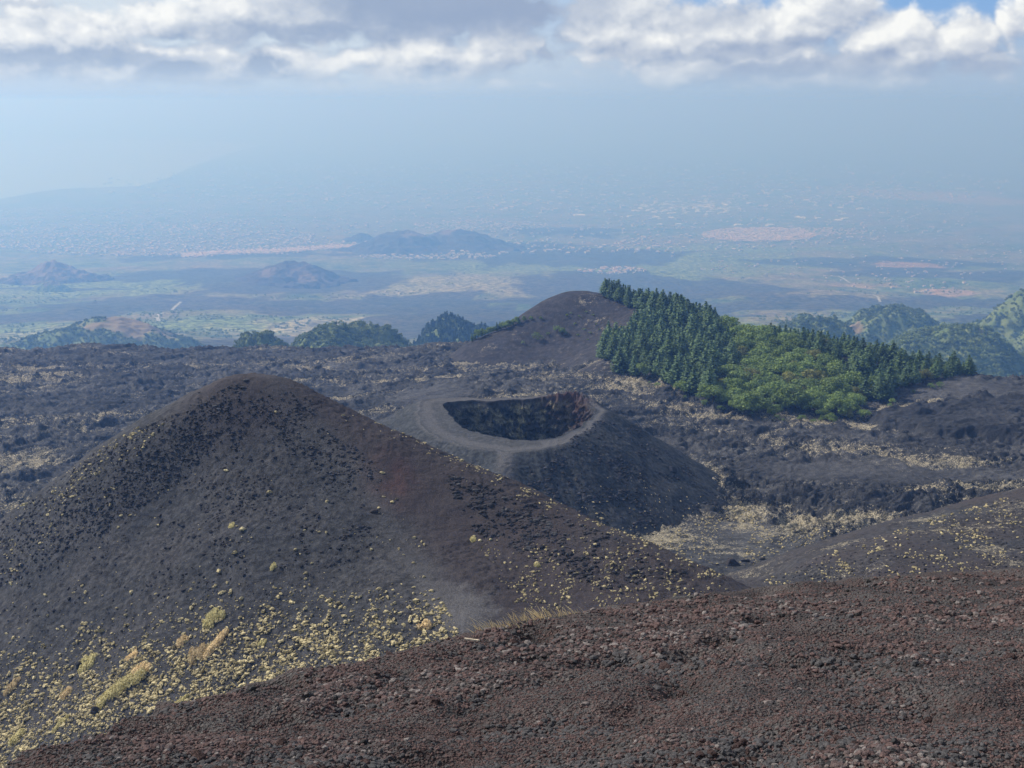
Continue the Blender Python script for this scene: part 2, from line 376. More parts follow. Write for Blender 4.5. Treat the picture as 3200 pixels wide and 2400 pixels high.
# ------------------------------------------------------------------ near cinder cone
PATH_PX = [(270, 378, 309), (296, 417, 298), (352, 468, 283), (384, 514, 268), (407, 551, 255), (438, 590, 237), (462, 622, 224)]
def cone_tps():
    sil = [(0, 518, 322), (46, 488, 320), (93, 451, 317), (139, 419, 314), (185, 393, 312), (218, 379, 310), (241, 375, 310), (273, 377, 309), (296, 387, 308), (347, 412, 304),
           (407, 440, 297), (463, 465, 289), (509, 484, 283), (556, 505, 276), (602, 525, 269), (648, 544, 262), (694, 567, 255), (741, 588, 248)]
    pts = [P(*s) for s in sil]
    for i, (px, py, d) in enumerate(sil):                 # falls away behind the skyline
        x, y, z = P(px, py, d)
        nx, ny = (-.45, .9) if px < 250 else (.35, .94)
        pts.append((x + nx * 12, y + ny * 12, z - 5.5)); pts.append((x + nx * 50, y + ny * 50, z - 31)); pts.append((x + nx * 120, y + ny * 120, z - 72))
    for f in [(0, 600, 286), (0, 680, 256), (0, 752, 236), (60, 560, 284), (120, 620, 258), (120, 700, 232), (185, 480, 292), (241, 440, 295), (241, 540, 264), (241, 620, 242), (241, 690, 224),
              (340, 560, 254), (340, 650, 224), (400, 620, 230), (300, 480, 281), *PATH_PX, (500, 540, 262), (556, 560, 252), (556, 600, 236), (520, 615, 229), (648, 585, 242), (440, 500, 276)]:
        pts.append(P(*f))
    for x, y, z in [(-170, 330, -150), (-200, 260, -160), (-130, 170, -140), (-60, 150, -120), (0, 150, -112), (50, 170, -112), (95, 220, -118), (-260, 330, -180), (120, 260, -130)]: pts.append((x, y, z))
    return TPS(pts, 0.004)
_ct = cone_tps()
def plan(pts): return [P(*p)[:2] for p in pts]
def build_cone():
    st = .55
    xs = np.arange(-235, 135, st); ys = np.arange(125, 440, st)
    X, Y = np.meshgrid(xs, ys)
    Z = _ct(X, Y)
    pd = seg_dist(X, Y, plan(PATH_PX))
    offp = sstep(pd, 2, 9)
    side = sstep(X - np.interp(Y, [224, 255, 268, 298, 310], [-9, -22, -28, -53, -60]), -6, 10)   # right of the trodden ridge
    Z = Z + .9 * fbm(X / 34, Y / 34, 3, seed=101) * offp + (.25 + .35 * offp) * .8 * fbm(X / 7, Y / 5, 4, .55, seed=111) * .55
    wx, wy = X + 2 * fbm(X / 12, Y / 12, 2, seed=121), Y + 2 * fbm(X / 12, Y / 12, 2, seed=122)
    lump = np.clip(ridged(wx / 2.6 + wy / 9, wy / 1.9, 2, .5, seed=131) - .75, 0, 1)
    rocky = sstep(fbm(X / 40, Y / 40, 3, seed=141), -.35, .35)
    Z = Z + .95 * lump * offp * (.25 + .75 * rocky)
    red = np.clip(-.05 + .95 * side + .22 * fbm(X / 25, Y / 25, 3, seed=151), 0, 1)
    top = 1 - sstep(np.hypot((X + 66) / 26, (Y - 308) / 16), .4, 1.2)
    rx, ry, _ = P(392, 478, 279)
    rust = .55 * (1 - sstep(np.hypot((X - rx) / 10, (Y - ry) / 14), .1, 1.1)) * (.6 + .6 * fbm(X / 5, Y / 5, 3, seed=161))
    path = np.clip(1 - sstep(pd + 2.6 * fbm(X / 5, Y / 5, 4, .65, seed=171), 1, 5), 0, 1)
    path *= .40 + .6 * (1 - sstep(Y, 228, 262))
    wide = .9 * (1 - sstep(np.hypot((X + 9) / 7, (Y - 229) / 11) + .35 * fbm(X / 3, Y / 4, 4, .65, seed=173), .3, 1.2))
    path = np.clip(np.maximum(path, wide), 0, 1)
    o = grid_mesh('cinder_hill', X, Y, Z, M_CONE, {'red': np.maximum(red, .75 * top), 'rust': np.clip(rust, 0, 1), 'path': np.clip(.5 * path + .5 * wide, 0, 1), 'grass': 0 * X, 'moss': 0 * X})
    return o, Heights(xs[0], ys[0], st, Z)
cone_o, cone_z = build_cone()
tag(cone_o, 'large dark cinder cone with a reddish ridge path and yellow tufts', 'cinder cone', kind='structure')

# ------------------------------------------------------------------ crater cone
CC = (4.0, 566.0)
def build_crater():
    nth = 720; th = np.linspace(0, 2 * math.pi, nth + 1)
    def per(deg, val): return np.interp(np.degrees(th) % 360, np.r_[np.array(deg) - 360, deg, np.array(deg) + 360], np.tile(val, 3))
    rim_px = [(444, 403), (447, 411), (455, 418), (478, 431), (500, 436), (528, 440), (550, 439), (566, 433), (585, 421), (596, 412), (592, 408), (575, 402), (560, 401), (523, 400.5), (490, 402), (465, 401)]
    da, ra = [], []
    for px, py in rim_px:
        rx, _, rz = ray(px, py); d = -151 / float(rz); x, y = float(rx) * d - CC[0], d - CC[1]
        da.append(math.degrees(math.atan2(y, x)) % 360); ra.append(math.hypot(x, y))
    o = np.argsort(da); rin = per(np.array(da)[o], np.array(ra)[o])
    k = np.hanning(25); k /= k.sum(); rin = np.convolve(np.r_[rin[-13:-1], rin, rin[1:13]], k, 'valid')
    rin = rin + 1.2 * fbm(np.cos(th) * 5, np.sin(th) * 5, 4, .6, seed=201); rin[-1] = rin[0]
    w = per([0, 30, 45, 60, 90, 125, 145, 165, 190, 215, 240, 262, 285, 305, 325, 345], [3.5, 4, 5, 5, 4, 8, 14, 16, 17, 17, 19, 19, 11, 7, 5, 4])
    slope = .64 - .40 * np.exp(-((np.degrees(th) - 263) / 9.0) ** 2) - .12 * np.exp(-((np.degrees(th) - 180) / 50) ** 2)
    zr = -151 + per([0, 45, 90, 135, 180, 225, 270, 315], [.0, 1.5, .5, .3, -.6, -.8, -.3, .2])
    # rows: pit floor, wall, terrace, flank
    rows = [('in', s) for s in np.r_[np.linspace(0.02, .5, 10), np.linspace(.52, 1, 70)]] + [('ter', s) for s in np.linspace(.03, 1, 40)] + [('out', s) for s in np.geomspace(.4, 125, 170)]
    R, Z, Pa, Ro = [], [], [], []
    c, s_ = np.cos(th), np.sin(th)
    for kind, s in rows:
        if kind == 'in':
            r = rin * s; f = np.clip((1 - s) / .5, 0, 1)
            z = zr - 40 * f ** .85 - (1.5 if s < .5 else 0); pa = 0 * th; ro = np.full_like(th, min(1, f * 8))
        elif kind == 'ter':
            r = rin + w * s; z = zr - (.5 * s * (1 - s) * w * .28) - .02 * w * s; pa = sstep(s * w, .5, 2) * (1 - .0 * th); ro = 0 * th
            pa = np.where(w > 12, .35 + .65 * (1 - sstep(np.abs(s - .72), .1, .3)) + 0 * th, pa)
        else:
            r = rin + w + s; z = zr - .02 * w - slope * (s - 3 * (1 - np.exp(-s / 3)) * .7)
            pa = np.clip(1 - s / 2.5, 0, 1) + 1.5 * np.exp(-((np.degrees(th) - 263 - .08 * s) / (190.0 / (s + 60))) ** 2) * (s < 45); ro = 0 * th
        R.append(r); Z.append(z + 0 * th); Pa.append(np.clip(pa, 0, 1)); Ro.append(ro)
    R, Z, Pa, Ro = map(np.array, (R, Z, Pa, Ro))
    X = CC[0] + R * c; Y = CC[1] + R * s_
    outm = np.array([kk == 'out' for kk, _ in rows])[:, None] * np.ones_like(X)
    inn = np.array([kk == 'in' for kk, _ in rows])[:, None] * np.ones_like(X)
    TH = np.tile(th, (len(rows), 1))
    # rocky wall: blocky ledges pushed in and out
    blk = ridged(R * c / 5, (R * s_) / 5 + Z / 5, 4, .6, seed=211) - .8
    wallm = inn * sstep(Ro, .1, .6)
    push = wallm * (2.3 * blk + .7 * fbm(TH * 7, Z / 2.5, 3, seed=221))
    X = X - push * c; Y = Y - push * s_; Z = Z + wallm * .9 * fbm(X / 3, Z / 3, 3, seed=231)
    # red blocks heaped on the rim behind right
    ang = np.degrees(TH)
    heap = np.exp(-((ang - 52) / 17) ** 2) * np.exp(-((R - rin[None] - 2) / 5.0) ** 2)
    Z = Z + heap * (3.0 + 1.8 * fbm(X / 2.5, Y / 2.5, 4, .65, seed=241))
    dfl = np.clip((R - rin[None] - w[None]), 0, None)
    Z = Z + outm * sstep(dfl, 3, 15) * (.7 * fbm(X / 14, Y / 14, 4, seed=251) + .55 * np.clip(ridged(X / 3.2, Y / 2.6, 2, .5, seed=261) - .7, 0, 1))
    Z = Z - outm * np.clip(dfl - 70, 0, None) * .2
    Z = Z + .12 * fbm(X / 2, Y / 2, 3, seed=271) * (1 - wallm)
    red = np.clip(wallm * .55 * sstep(fbm(X / 16, Z / 16, 3, seed=281), -.1, .4) + 1.3 * heap + .5 * np.exp(-((ang - 95) / 35) ** 2) * (1 - outm) * (1 - wallm), 0, 1)
    rust = np.clip(heap * .7 + wallm * .35 * np.exp(-((ang - 35) / 18) ** 2), 0, .8)
    moss = wallm * sstep(fbm(X / 7, Z / 6, 5, .65, seed=291), -.25, .35) * np.exp(-((ang - 95) / 42) ** 2)
    vseam = np.stack([X, Y, Z], -1)
    o = grid_mesh('crater_hill', X, Y, Z, M_CRATER, {'red': red, 'rust': rust, 'path': .68 * Pa, 'grass': 0 * X, 'moss': 1.0 * moss})
    # heights for placing things on the flank
    def zf(x, y):
        dx, dy = np.asarray(x) - CC[0], np.asarray(y) - CC[1]; r = np.hypot(dx, dy); a = np.degrees(np.arctan2(dy, dx)) % 360
        ri = np.interp(a, np.degrees(th), rin) + np.interp(a, np.degrees(th), w); sl = np.interp(a, np.degrees(th), slope)
        s2 = np.clip(r - ri, 0, None)
        return np.interp(a, np.degrees(th), zr) - .02 * np.interp(a, np.degrees(th), w) - sl * (s2 - 2.1 * (1 - np.exp(-s2 / 3))) - np.clip(s2 - 70, 0, None) * .2
    return o, zf
crater_o, crater_z = build_crater()
tag(crater_o, 'grey cinder cone with a deep open crater and pale rim path', 'crater cone', kind='structure')

# ------------------------------------------------------------------ hill at the right edge
def build_side_hill():
    sil = [(741, 582, 292), (790, 565, 298), (836, 546, 304), (882, 528, 310), (952, 511, 320), (1024, 491, 330), (1100, 470, 338), (1180, 455, 345)]
    pts = []
    for px, py, d in sil:
        x, y, z = P(px, py, d); pts += [(x, y, z), (x - .2 * 10, y + 10, z - 4), (x - 10, y + 50, z - 29), (x - 20, y + 120, z - 70)]
    pts += [P(*q) for q in [(760, 590, 268), (840, 585, 262), (882, 568, 268), (952, 568, 262), (1024, 560, 268), (1024, 530, 296), (952, 540, 289), (1120, 560, 270)]]
    pts += [(30, 250, -120), (60, 200, -125), (140, 180, -125), (60, 300, -140), (40, 360, -175), (230, 200, -120), (300, 300, -100)]
    f = TPS(pts, .003); st = .8
    xs = np.arange(35, 330, st); ys = np.arange(170, 470, st); X, Y = np.meshgrid(xs, ys)
    Z = f(X, Y) + .9 * fbm(X / 25, Y / 25, 4, seed=301) + .4 * np.clip(ridged(X / 3.5, Y / 2.5, 2, seed=311) - .7, 0, 1)
    g = .16 + .5 * fbm(X / 18, Y / 14, 4, seed=321) + .12 * (1 - sstep(np.abs(Y - 318 - (X - 150) * .12), 1, 9)) 
    o = grid_mesh('grassy_hill', X, Y, Z, M_CONE, {'red': np.clip(.4 + .6 * fbm(X / 40, Y / 30, 3, seed=331), 0, 1), 'rust': 0 * X, 'path': 0 * X, 'grass': np.clip(g, 0, .9), 'moss': 0 * X})
    return o, Heights(xs[0], ys[0], st, Z)
side_o, side_z = build_side_hill()
tag(side_o, 'brown cinder slope dotted with dry grass at the right edge', 'cinder slope', kind='structure')

# ------------------------------------------------------------------ forested hill with the bare dome
def build_forest_hill():
    crest = [(602, 300, 1130), (648, 308, 1080), (685, 319, 1040), (722, 330, 1010), (760, 341, 980), (800, 346, 950), (833, 354, 925), (880, 364, 895), (926, 374, 872), (972, 381, 862)]
    pts = []
    for px, py, d in crest:
        x, y, z = P(px, py, d); pts += [(x, y, z), (x + 20, y + 60, z - 22), (x + 60, y + 180, z - 100)]
    dome = [(468, 344, 1120), (500, 330, 1135), (520, 319, 1140), (545, 303, 1145), (565, 295, 1148), (586, 291.5, 1150), (605, 294, 1140), (625, 300, 1125), (650, 310, 1100)]
    for px, py, d in dome:
        x, y, z = P(px, py, d); pts += [(x, y, z), (x - 5, y + 45, z - 14), (x - 5, y + 160, z - 95)]
    pts += [P(*q) for q in [(540, 345, 1090), (590, 345, 1060), (586, 320, 1105), (545, 325, 1115), (500, 342, 1100), (602, 352, 1000), (606, 366, 905), (657, 382, 862), (694, 396, 832), (741, 410, 802), (787, 414, 790),
                            (833, 419, 780), (861, 419, 780), (907, 389, 842), (949, 379, 858), (640, 340, 1000), (700, 350, 960), (760, 370, 900), (820, 385, 860), (880, 380, 865), (620, 318, 1085)]]
    pts += [(-80, 1050, -262), (0, 1000, -245), (60, 850, -232), (120, 760, -226), (220, 720, -224), (280, 740, -224), (360, 800, -226), (400, 870, -230), (-110, 1150, -290), (450, 1000, -290)]
    f = TPS(pts, .006); st = 2.2
    xs = np.arange(-130, 470, st); ys = np.arange(700, 1340, st); X, Y = np.meshgrid(xs, ys)
    Z = f(X, Y) + .8 * fbm(X / 30, Y / 30, 4, seed=401)
    bare = 1 - sstep(np.hypot((X - 70) / 190, (Y - 1130) / 120), .8, 1.2)
    g = .10 + .35 * fbm(X / 30, Y / 30, 3, seed=411) + .22 * (1 - bare)
    tip = 1 - sstep(np.abs(X - 65 - (1150 - Y) * .9), 4, 26)
    g = g + .12 * tip * bare
    o = grid_mesh('forest_hill', X, Y, Z, M_BARE, {'red': .10 * bare, 'rust': 0 * X, 'path': 0 * X, 'grass': np.clip(g, 0, 1), 'moss': 0 * X})
    return o, Heights(xs[0], ys[0], st, Z)
forest_o, forest_z = build_forest_hill()
tag(forest_o, 'grey bare dome running into a hillside covered by forest', 'hill', kind='structure')

# ------------------------------------------------------------------ foreground slope
CREST = [(-140, 780, 5.6), (0, 744, 8.5), (116, 712, 10), (231, 688, 11.5), (347, 663, 13.2), (463, 636, 15.2), (512, 625, 16), (604, 609, 17.6), (743, 590, 19.6), (882, 578, 21.2), (1024, 569, 22.6), (1200, 560, 24)]
_cx = np.array([P(*c) for c in CREST])
_ft = TPS([tuple(c) for c in _cx] + [(0, 0, -1.7), (2, 0, -1.6), (-2, 0, -1.9), (0, 3, -2.75), (3, 8, -4.3), (-1, 7, -4.2), (6, 14, -6.3), (2, 11, -5.4), (0, -6, .6), (6, -4, .4), (-6, -4, -.6), (16, 10, -5)], .02, 10.0)
random.seed(7)
DENTS = []
for i in range(190):
    px, py = random.uniform(-150, 1200), random.uniform(600, 790)
    rx, _, rz = ray(px, py); d = 1.7 / max(.08, -float(rz) - .355)
    if 4 < d < 26: DENTS.append((float(rx) * d, d, random.uniform(.20, .55), random.uniform(.24, .5), random.uniform(-.5, .3), random.uniform(.12, .25)))
def fore_base(x, y):
    z = _ft(np.clip(x, -30, 40), np.clip(y, -10, 40)) - .36 * np.clip(y - 40, 0, None)
    yc = np.interp(x, _cx[:, 0], _cx[:, 1]); yc = np.where(x < _cx[0, 0], _cx[0, 1] + (x - _cx[0, 0]) * .8, yc); yc = np.where(x > _cx[-1, 0], _cx[-1, 1] + (x - _cx[-1, 0]) * .35, yc)
    t = (y - yc) * .72
    return z - .42 * np.logaddexp(0, t / .5) * .5 + .42 * .5 * math.log(2) * np.exp(-(t / 1.0) ** 2), t
def fore_z(x, y):
    x, y = np.atleast_1d(np.asarray(x, float)), np.atleast_1d(np.asarray(y, float))
    z, t = fore_base(x, y)
    z = z + .055 * fbm(x / 1.6, y / 1.0, 3, .5, seed=501) + .030 * fbm(x / .5, y / .35, 3, .55, seed=511)
    for dx, dy, a, b, r, dep in DENTS:
        dep = dep * min(1, max(0, (dy - 5.5) / 6))
        m = (np.abs(x - dx) < 3 * a) & (np.abs(y - dy) < 3 * a)
        if np.any(m):
            u, v = x[m] - dx, y[m] - dy; c, s = math.cos(r), math.sin(r); e = ((u * c + v * s) / a) ** 2 + ((-u * s + v * c) / b) ** 2
            z[m] -= dep * (np.exp(-e) - .10 * np.exp(-(np.sqrt(e) - 1.6) ** 2 * 4))
    return z
def fore_material():
    m, t, b = material('scoria', .95, .12)
    co = t.node('ShaderNodeTexCoord').outputs['Object']
    n1 = t.noise(co, .35, 4, .6); n2 = t.noise(co, 2.4, 5, .65); v = t.voro(co, 26, out='Color'); vd = t.voro(co, 26); vd2 = t.voro(co, 60); n3 = t.noise(co, 40, 3, .6)
    sepn = t.node('ShaderNodeSeparateColor'); t.l.new(v, sepn.inputs[0])
    c = t.mix(t.ramp(n1, .4, .62), (.062, .059, .059), (.070, .061, .060))
    pt = t.noise(t.v('MULTIPLY', co, (1, .8, 1)), .9, 5, .62); c = t.mix(t.ramp(pt, .36, .62), t.mix(1., c, (.62, .62, .64), 'MULTIPLY'), t.mix(1., c, (1.28, 1.27, 1.24), 'MULTIPLY'))
    c = t.mix(t.m('MULTIPLY', .75, t.ramp(t.m('ADD', t.m('MULTIPLY', n2, .7), t.m('MULTIPLY', sepn.outputs[0], .3)), .42, .62)), c, (.070, .048, .045))
    c = t.mix(t.ramp(n3, .3, .7), t.mix(1., c, (.62, .62, .63), 'MULTIPLY'), t.mix(1., c, (1.35, 1.33, 1.3), 'MULTIPLY'))
    t.l.new(c, b.inputs['Base Color'])
    bump(t, b, t.m('ADD', t.m('MULTIPLY', vd, .6), t.m('ADD', t.m('MULTIPLY', vd2, .25), t.m('MULTIPLY', n3, .3))), 1.0, .07)
    return m
M_FORE = fore_material()
def build_fore():
    ys = np.r_[np.linspace(-12, 2, 20), np.geomspace(2.1, 30, 620), np.geomspace(31, 280, 60)]
    a = np.linspace(-1, 1, 760); Y, A = np.meshgrid(ys, a, indexing='ij'); X = A * (.45 + .55 * A * A) * (np.abs(Y) * .78 + 15)
    return grid_mesh('scree_slope', X, Y, fore_z(X, Y), M_FORE)
fore_o = build_fore()
tag(fore_o, 'reddish brown scree slope with footprint dents in front', 'scree slope', kind='structure')

# ------------------------------------------------------------------ far flank, plain, sea
PROF = [(1200, -400), (1500, -440), (2000, -515), (2500, -585), (3000, -648), (4000, -790), (5000, -915), (6500, -1075), (8000, -1205), (10000, -1345), (12000, -1465), (15000, -1615), (18000, -1740), (21000, -1850), (23000, -1925),
        (24200, -1950), (62000, -1950), (75000, -1600), (90000, -1350), (120000, -1300)]
PD, PZ = np.array(PROF).T
def plain_z(x, y):
    x, y = np.asarray(x, float), np.asarray(y, float); d = np.hypot(x * .6, y)
    z = np.interp(d, PD, PZ)
    k = sstep(d, 1500, 4000) * (1 - sstep(d, 15000, 23500))
    return z + k * (35 * fbm(x / 1500, y / 1500, 4, seed=601) + 5 * fbm(x / 200, y / 200, 3, seed=611)) + 60 * sstep(d, 60000, 80000) * fbm(x / 9000, y / 9000, 3, seed=621)
SEA_PX = [(-330, 235), (-120, 214), (0, 199), (42, 191.5), (62, 189), (83, 188), (100, 187.5), (139, 186), (152, 182.5), (167, 178), (184, 170.5), (199, 164), (215, 158.5), (231, 153), (248, 148), (263, 144.4),
          (235, 142.5), (200, 141), (150, 139.2), (100, 137.8), (50, 136.6), (0, 135.5), (-150, 133.5), (-330, 131)]
def sea_poly():
    out = []
    for px, py in SEA_PX:
        rx, _, rz = ray(px, py); d = (SEA + 4) / float(rz); out.append((float(rx) * d, d))
    return out
SEA_P = sea_poly()
M_PLAIN = None
def zone(X, Y, px, py, rx, ry, wob=.3, seed=0):
    """soft-edged patch on the plain, centred where that picture point falls"""
    x, y, z, ok = hit([px], [py], plain_z, 1500, 60000); x, y = x[0], y[0]
    x1, y1, *_ = hit([px + rx], [py], plain_z, 1500, 60000); x2, y2, *_ = hit([px], [py - ry], plain_z, 1500, 100000)
    ex, ey = abs(x1[0] - x), abs(y2[0] - y)
    e = np.hypot((X - x) / ex, (Y - y) / ey); m = e < 2.2; e = np.array(e)
    e[m] += wob * fbm(X[m] / (ex * .5), Y[m] / (ey * .9), 4, .6, seed=seed + 700)
    return 1 - sstep(e, .6, 1.2)
def plain_material():
    m, t, b = material('plain_ground', .95, .1)
    co = t.node('ShaderNodeTexCoord').outputs['Object']
    n0 = t.noise(co, .0009, 5, .6); n1 = t.noise(co, .006, 5, .65); n2 = t.noise(co, .03, 4, .7)
    cell = t.voro(t.v('MULTIPLY', co, (1, .55, 0)), .006, out='Color'); sp_ = t.node('ShaderNodeSeparateColor'); t.l.new(cell, sp_.inputs[0])
    green = t.mix(t.ramp(n1, .35, .65), (.050, .080, .036), (.125, .155, .060))
    tan = t.mix(sp_.outputs[0], (.12, .105, .07), (.20, .17, .11))
    c = t.mix(t.ramp(t.m('ADD', t.m('MULTIPLY', n0, .6), t.m('MULTIPLY', n1, .4)), .42, .60), green, tan)
    c = t.mix(t.m('MULTIPLY', t.attr('farm'), t.ramp(sp_.outputs[1], .5, .8)), c, (.13, .13, .095))
    c = t.mix(t.attr('wood'), c, t.mix(t.ramp(n2, .35, .62), (.045, .075, .034), (.17, .205, .075)))
    c = t.mix(t.attr('tan'), c, t.mix(t.ramp(n2, .35, .65), (.13, .12, .075), (.36, .30, .21)))
    lv = t.ramp(t.m('ADD', t.attr('lava'), t.m('MULTIPLY', t.m('SUBTRACT', t.m('ADD', t.m('MULTIPLY', n1, .6), t.m('MULTIPLY', n2, .4)), .5), 1.9)), .26, .70)
    c = t.mix(t.m('MULTIPLY', lv, .85), c, t.mix(t.ramp(n2, .3, .7), (.022, .024, .024), (.050, .052, .048)))  # lava colour, also used for cloud shadow on the plain
    c = t.mix(t.attr('road'), c, (.45, .42, .36))
    c = t.mix(t.m('MULTIPLY', t.attr('earth'), t.ramp(n1, .3, .6, .5, 1)), c, (.30, .20, .15))
    c = t.mix(t.ramp(n2, .3, .7), t.mix(1., c, (.5, .5, .5), 'MULTIPLY'), t.mix(1., c, (1.55, 1.55, 1.5), 'MULTIPLY'))
    t.l.new(c, b.inputs['Base Color'])
    bump(t, b, n2, .6, 8)
    return m
LAVA_SHADE_Z = [(120, 304, 150, 7), (30, 318, 90, 6), (340, 310, 170, 10), (200, 276, 120, 8), (305, 281, 110, 11), (240, 255, 110, 4), (470, 318, 120, 16), (420, 300, 90, 6), (560, 255, 160, 9), (620, 282, 100, 12), (720, 292, 90, 10), (530, 246, 60, 4),
          (880, 262, 120, 6), (930, 277, 130, 8), (820, 303, 110, 9), (960, 303, 90, 8), (300, 341, 110, 7), (120, 336, 40, 3), (600, 300, 120, 8), (690, 312, 60, 6), (1010, 322, 60, 8), (1000, 352, 80, 8), (990, 368, 60, 4), (390, 252, 70, 5), (70, 290, 60, 3), (560, 230, 70, 2.5)]  # dark bands: lava flows, with cloud shadow painted in as lava too
TAN_Z = [(330, 326, 90, 9, .7), (420, 285, 110, 9, .5), (640, 318, 80, 10, .35), (560, 278, 60, 4, .3), (960, 340, 60, 5, .7), (880, 300, 80, 5, .4), (330, 327, 60, 8, .5), (30, 335, 60, 6, .4), (520, 285, 60, 8, .5)]
WOOD_Z = [(940, 356, 70, 7), (1000, 345, 50, 6), (110, 287, 150, 9), (60, 330, 110, 9), (220, 326, 110, 8), (560, 268, 120, 5), (750, 262, 160, 9), (640, 270, 100, 8), (880, 325, 130, 10), (950, 358, 110, 9), (720, 250, 140, 6), (860, 340, 90, 10)]
EARTH_Z = [(955, 197, 55, 6, .7), (885, 193, 50, 5, .6), (950, 293, 30, 4.5, .9), (905, 264, 30, 2, .8), (860, 286, 40, 3, .6), (1000, 202, 60, 4, .5)]
def build_plain():
    global M_PLAIN
    M_PLAIN = plain_material()
    ys = np.r_[np.geomspace(1250, 24500, 560), np.geomspace(24800, 108000, 110)]
    a = np.linspace(-.8, .8, 840); Y, A = np.meshgrid(ys, a, indexing='ij'); X = A * Y
    Z = plain_z(X, Y)
    lav = 0 * X; tan = 0 * X; wood = 0 * X; earth = 0 * X
    for i, (px, py, rx, ry) in enumerate(LAVA_SHADE_Z): lav = np.maximum(lav, zone(X, Y, px, py, rx, ry, .38, i))
    for i, (px, py, rx, ry, w) in enumerate(TAN_Z): tan = np.maximum(tan, w * zone(X, Y, px, py, rx, ry, .4, i + 40))
    for i, (px, py, rx, ry) in enumerate(WOOD_Z): wood = np.maximum(wood, .85 * zone(X, Y, px, py, rx, ry, .4, i + 60))
    for i, (px, py, rx, ry, w) in enumerate(EARTH_Z): earth = np.maximum(earth, w * zone(X, Y, px, py, rx, ry, .5, i + 80))
    farm = sstep(Y, 9000, 14000)
    o = grid_mesh('plain', X, Y, Z, M_PLAIN, {'lava': lav, 'tan': tan, 'wood': wood, 'earth': earth, 'farm': farm, 'road': 0 * X})
    return o
plain_o = build_plain()
tag(plain_o, 'hazy coastal plain of fields, woods, old dark lava flows and painted cloud shadow', 'plain', kind='structure')
def build_sea():
    m, t, b = material('sea_water', .45, .5); b.inputs['Base Color'].default_value = (.27, .39, .43, 1); b.inputs['IOR'].default_value = 1.33  # base colour lightened to carry sky glare and sun glitter
    co = t.node('ShaderNodeTexCoord').outputs['Object']; bump(t, b, t.noise(co, .004, 5, .6), .15, 20)
    me = bpy.data.meshes.new('sea'); me.from_pydata([(x, y, SEA + 4) for x, y in SEA_P], [], [list(range(len(SEA_P)))]); me.update()
    return tag(link('sea', me, m), 'pale sea with a curving coast in the haze', 'sea', kind='structure')
build_sea()
# ------------------------------------------------------------------ shapes to copy
rng = np.random.default_rng(5)
def proj(x, y, z):
    c = y * cp - z * sp
    return 512 + F * x / c, 384 - F * (z * cp + y * sp) / c
def rot_z(V, a):
    c, s = math.cos(a), math.sin(a); return V @ np.array([[c, s, 0], [-s, c, 0], [0, 0, 1.0]])
ICO_V, ICO_F = None, None
def ico(sub=0):
    t = (1 + 5 ** .5) / 2
    v = [(-1, t, 0), (1, t, 0), (-1, -t, 0), (1, -t, 0), (0, -1, t), (0, 1, t), (0, -1, -t), (0, 1, -t), (t, 0, -1), (t, 0, 1), (-t, 0, -1), (-t, 0, 1)]
    f = [(0, 11, 5), (0, 5, 1), (0, 1, 7), (0, 7, 10), (0, 10, 11), (1, 5, 9), (5, 11, 4), (11, 10, 2), (10, 7, 6), (7, 1, 8), (3, 9, 4), (3, 4, 2), (3, 2, 6), (3, 6, 8), (3, 8, 9), (4, 9, 5), (2, 4, 11), (6, 2, 10), (8, 6, 7), (9, 8, 1)]
    v = [np.array(p) / np.linalg.norm(p) for p in v]
    for _ in range(sub):
        cache, nf = {}, []
        def mid(a, b):
            k = (min(a, b), max(a, b))
            if k not in cache:
                p = v[a] + v[b]; v.append(p / np.linalg.norm(p)); cache[k] = len(v) - 1
            return cache[k]
        for a, b, c in f:
            x, y, z = mid(a, b), mid(b, c), mid(c, a); nf += [(a, x, z), (b, y, x), (c, z, y), (x, y, z)]
        f = nf
    return np.array(v), np.array(f)
def stone_shape(seed, sub=1, flat=.7, rough=.22):
    r = np.random.default_rng(seed); v, f = ico(sub); v = v.copy()
    for _ in range(9):                                     # knock facets off
        n = r.normal(size=3); n /= np.linalg.norm(n); h = r.uniform(.5, .85); d = v @ n
        v -= np.outer(np.clip(d - h, 0, None), n)
    v *= 1 + rough * r.uniform(-1, 1, (len(v), 1)); v *= np.array([1, r.uniform(.7, 1), flat * r.uniform(.8, 1.2)])
    return v, f
def merged(name, mat, templates, pos, scale, yaw, tone, pick=None, smooth=False, tilt=None):
    """many small copies of a few shapes gathered in one mesh"""
    Vs, Fs, Ts, off = [], [], [], 0; n = len(pos); pick = rng.integers(0, len(templates), n) if pick is None else pick
    for k, (tv, tf) in enumerate(templates):
        i = np.nonzero(pick == k)[0]
        if not len(i): continue
        c, s = np.cos(yaw[i])[:, None], np.sin(yaw[i])[:, None]
        sc3 = scale[i] if scale.ndim == 2 else np.repeat(scale[i][:, None], 3, 1)
        L = tv[None] * sc3[:, None, :]
        V = np.stack([L[..., 0] * c - L[..., 1] * s, L[..., 0] * s + L[..., 1] * c, L[..., 2]], -1) + pos[i][:, None]
        Fm = (tf[None] + (np.arange(len(i)) * len(tv))[:, None, None] + off).reshape(-1, tf.shape[1])
        Vs.append(V.reshape(-1, 3)); Fs.append(Fm); Ts.append(np.repeat(tone[i], len(tv))); off += len(i) * len(tv)
    me = mesh_np(name, np.concatenate(Vs), np.concatenate(Fs), {'tone': np.concatenate(Ts)}, smooth)
    return link(name, me, mat)
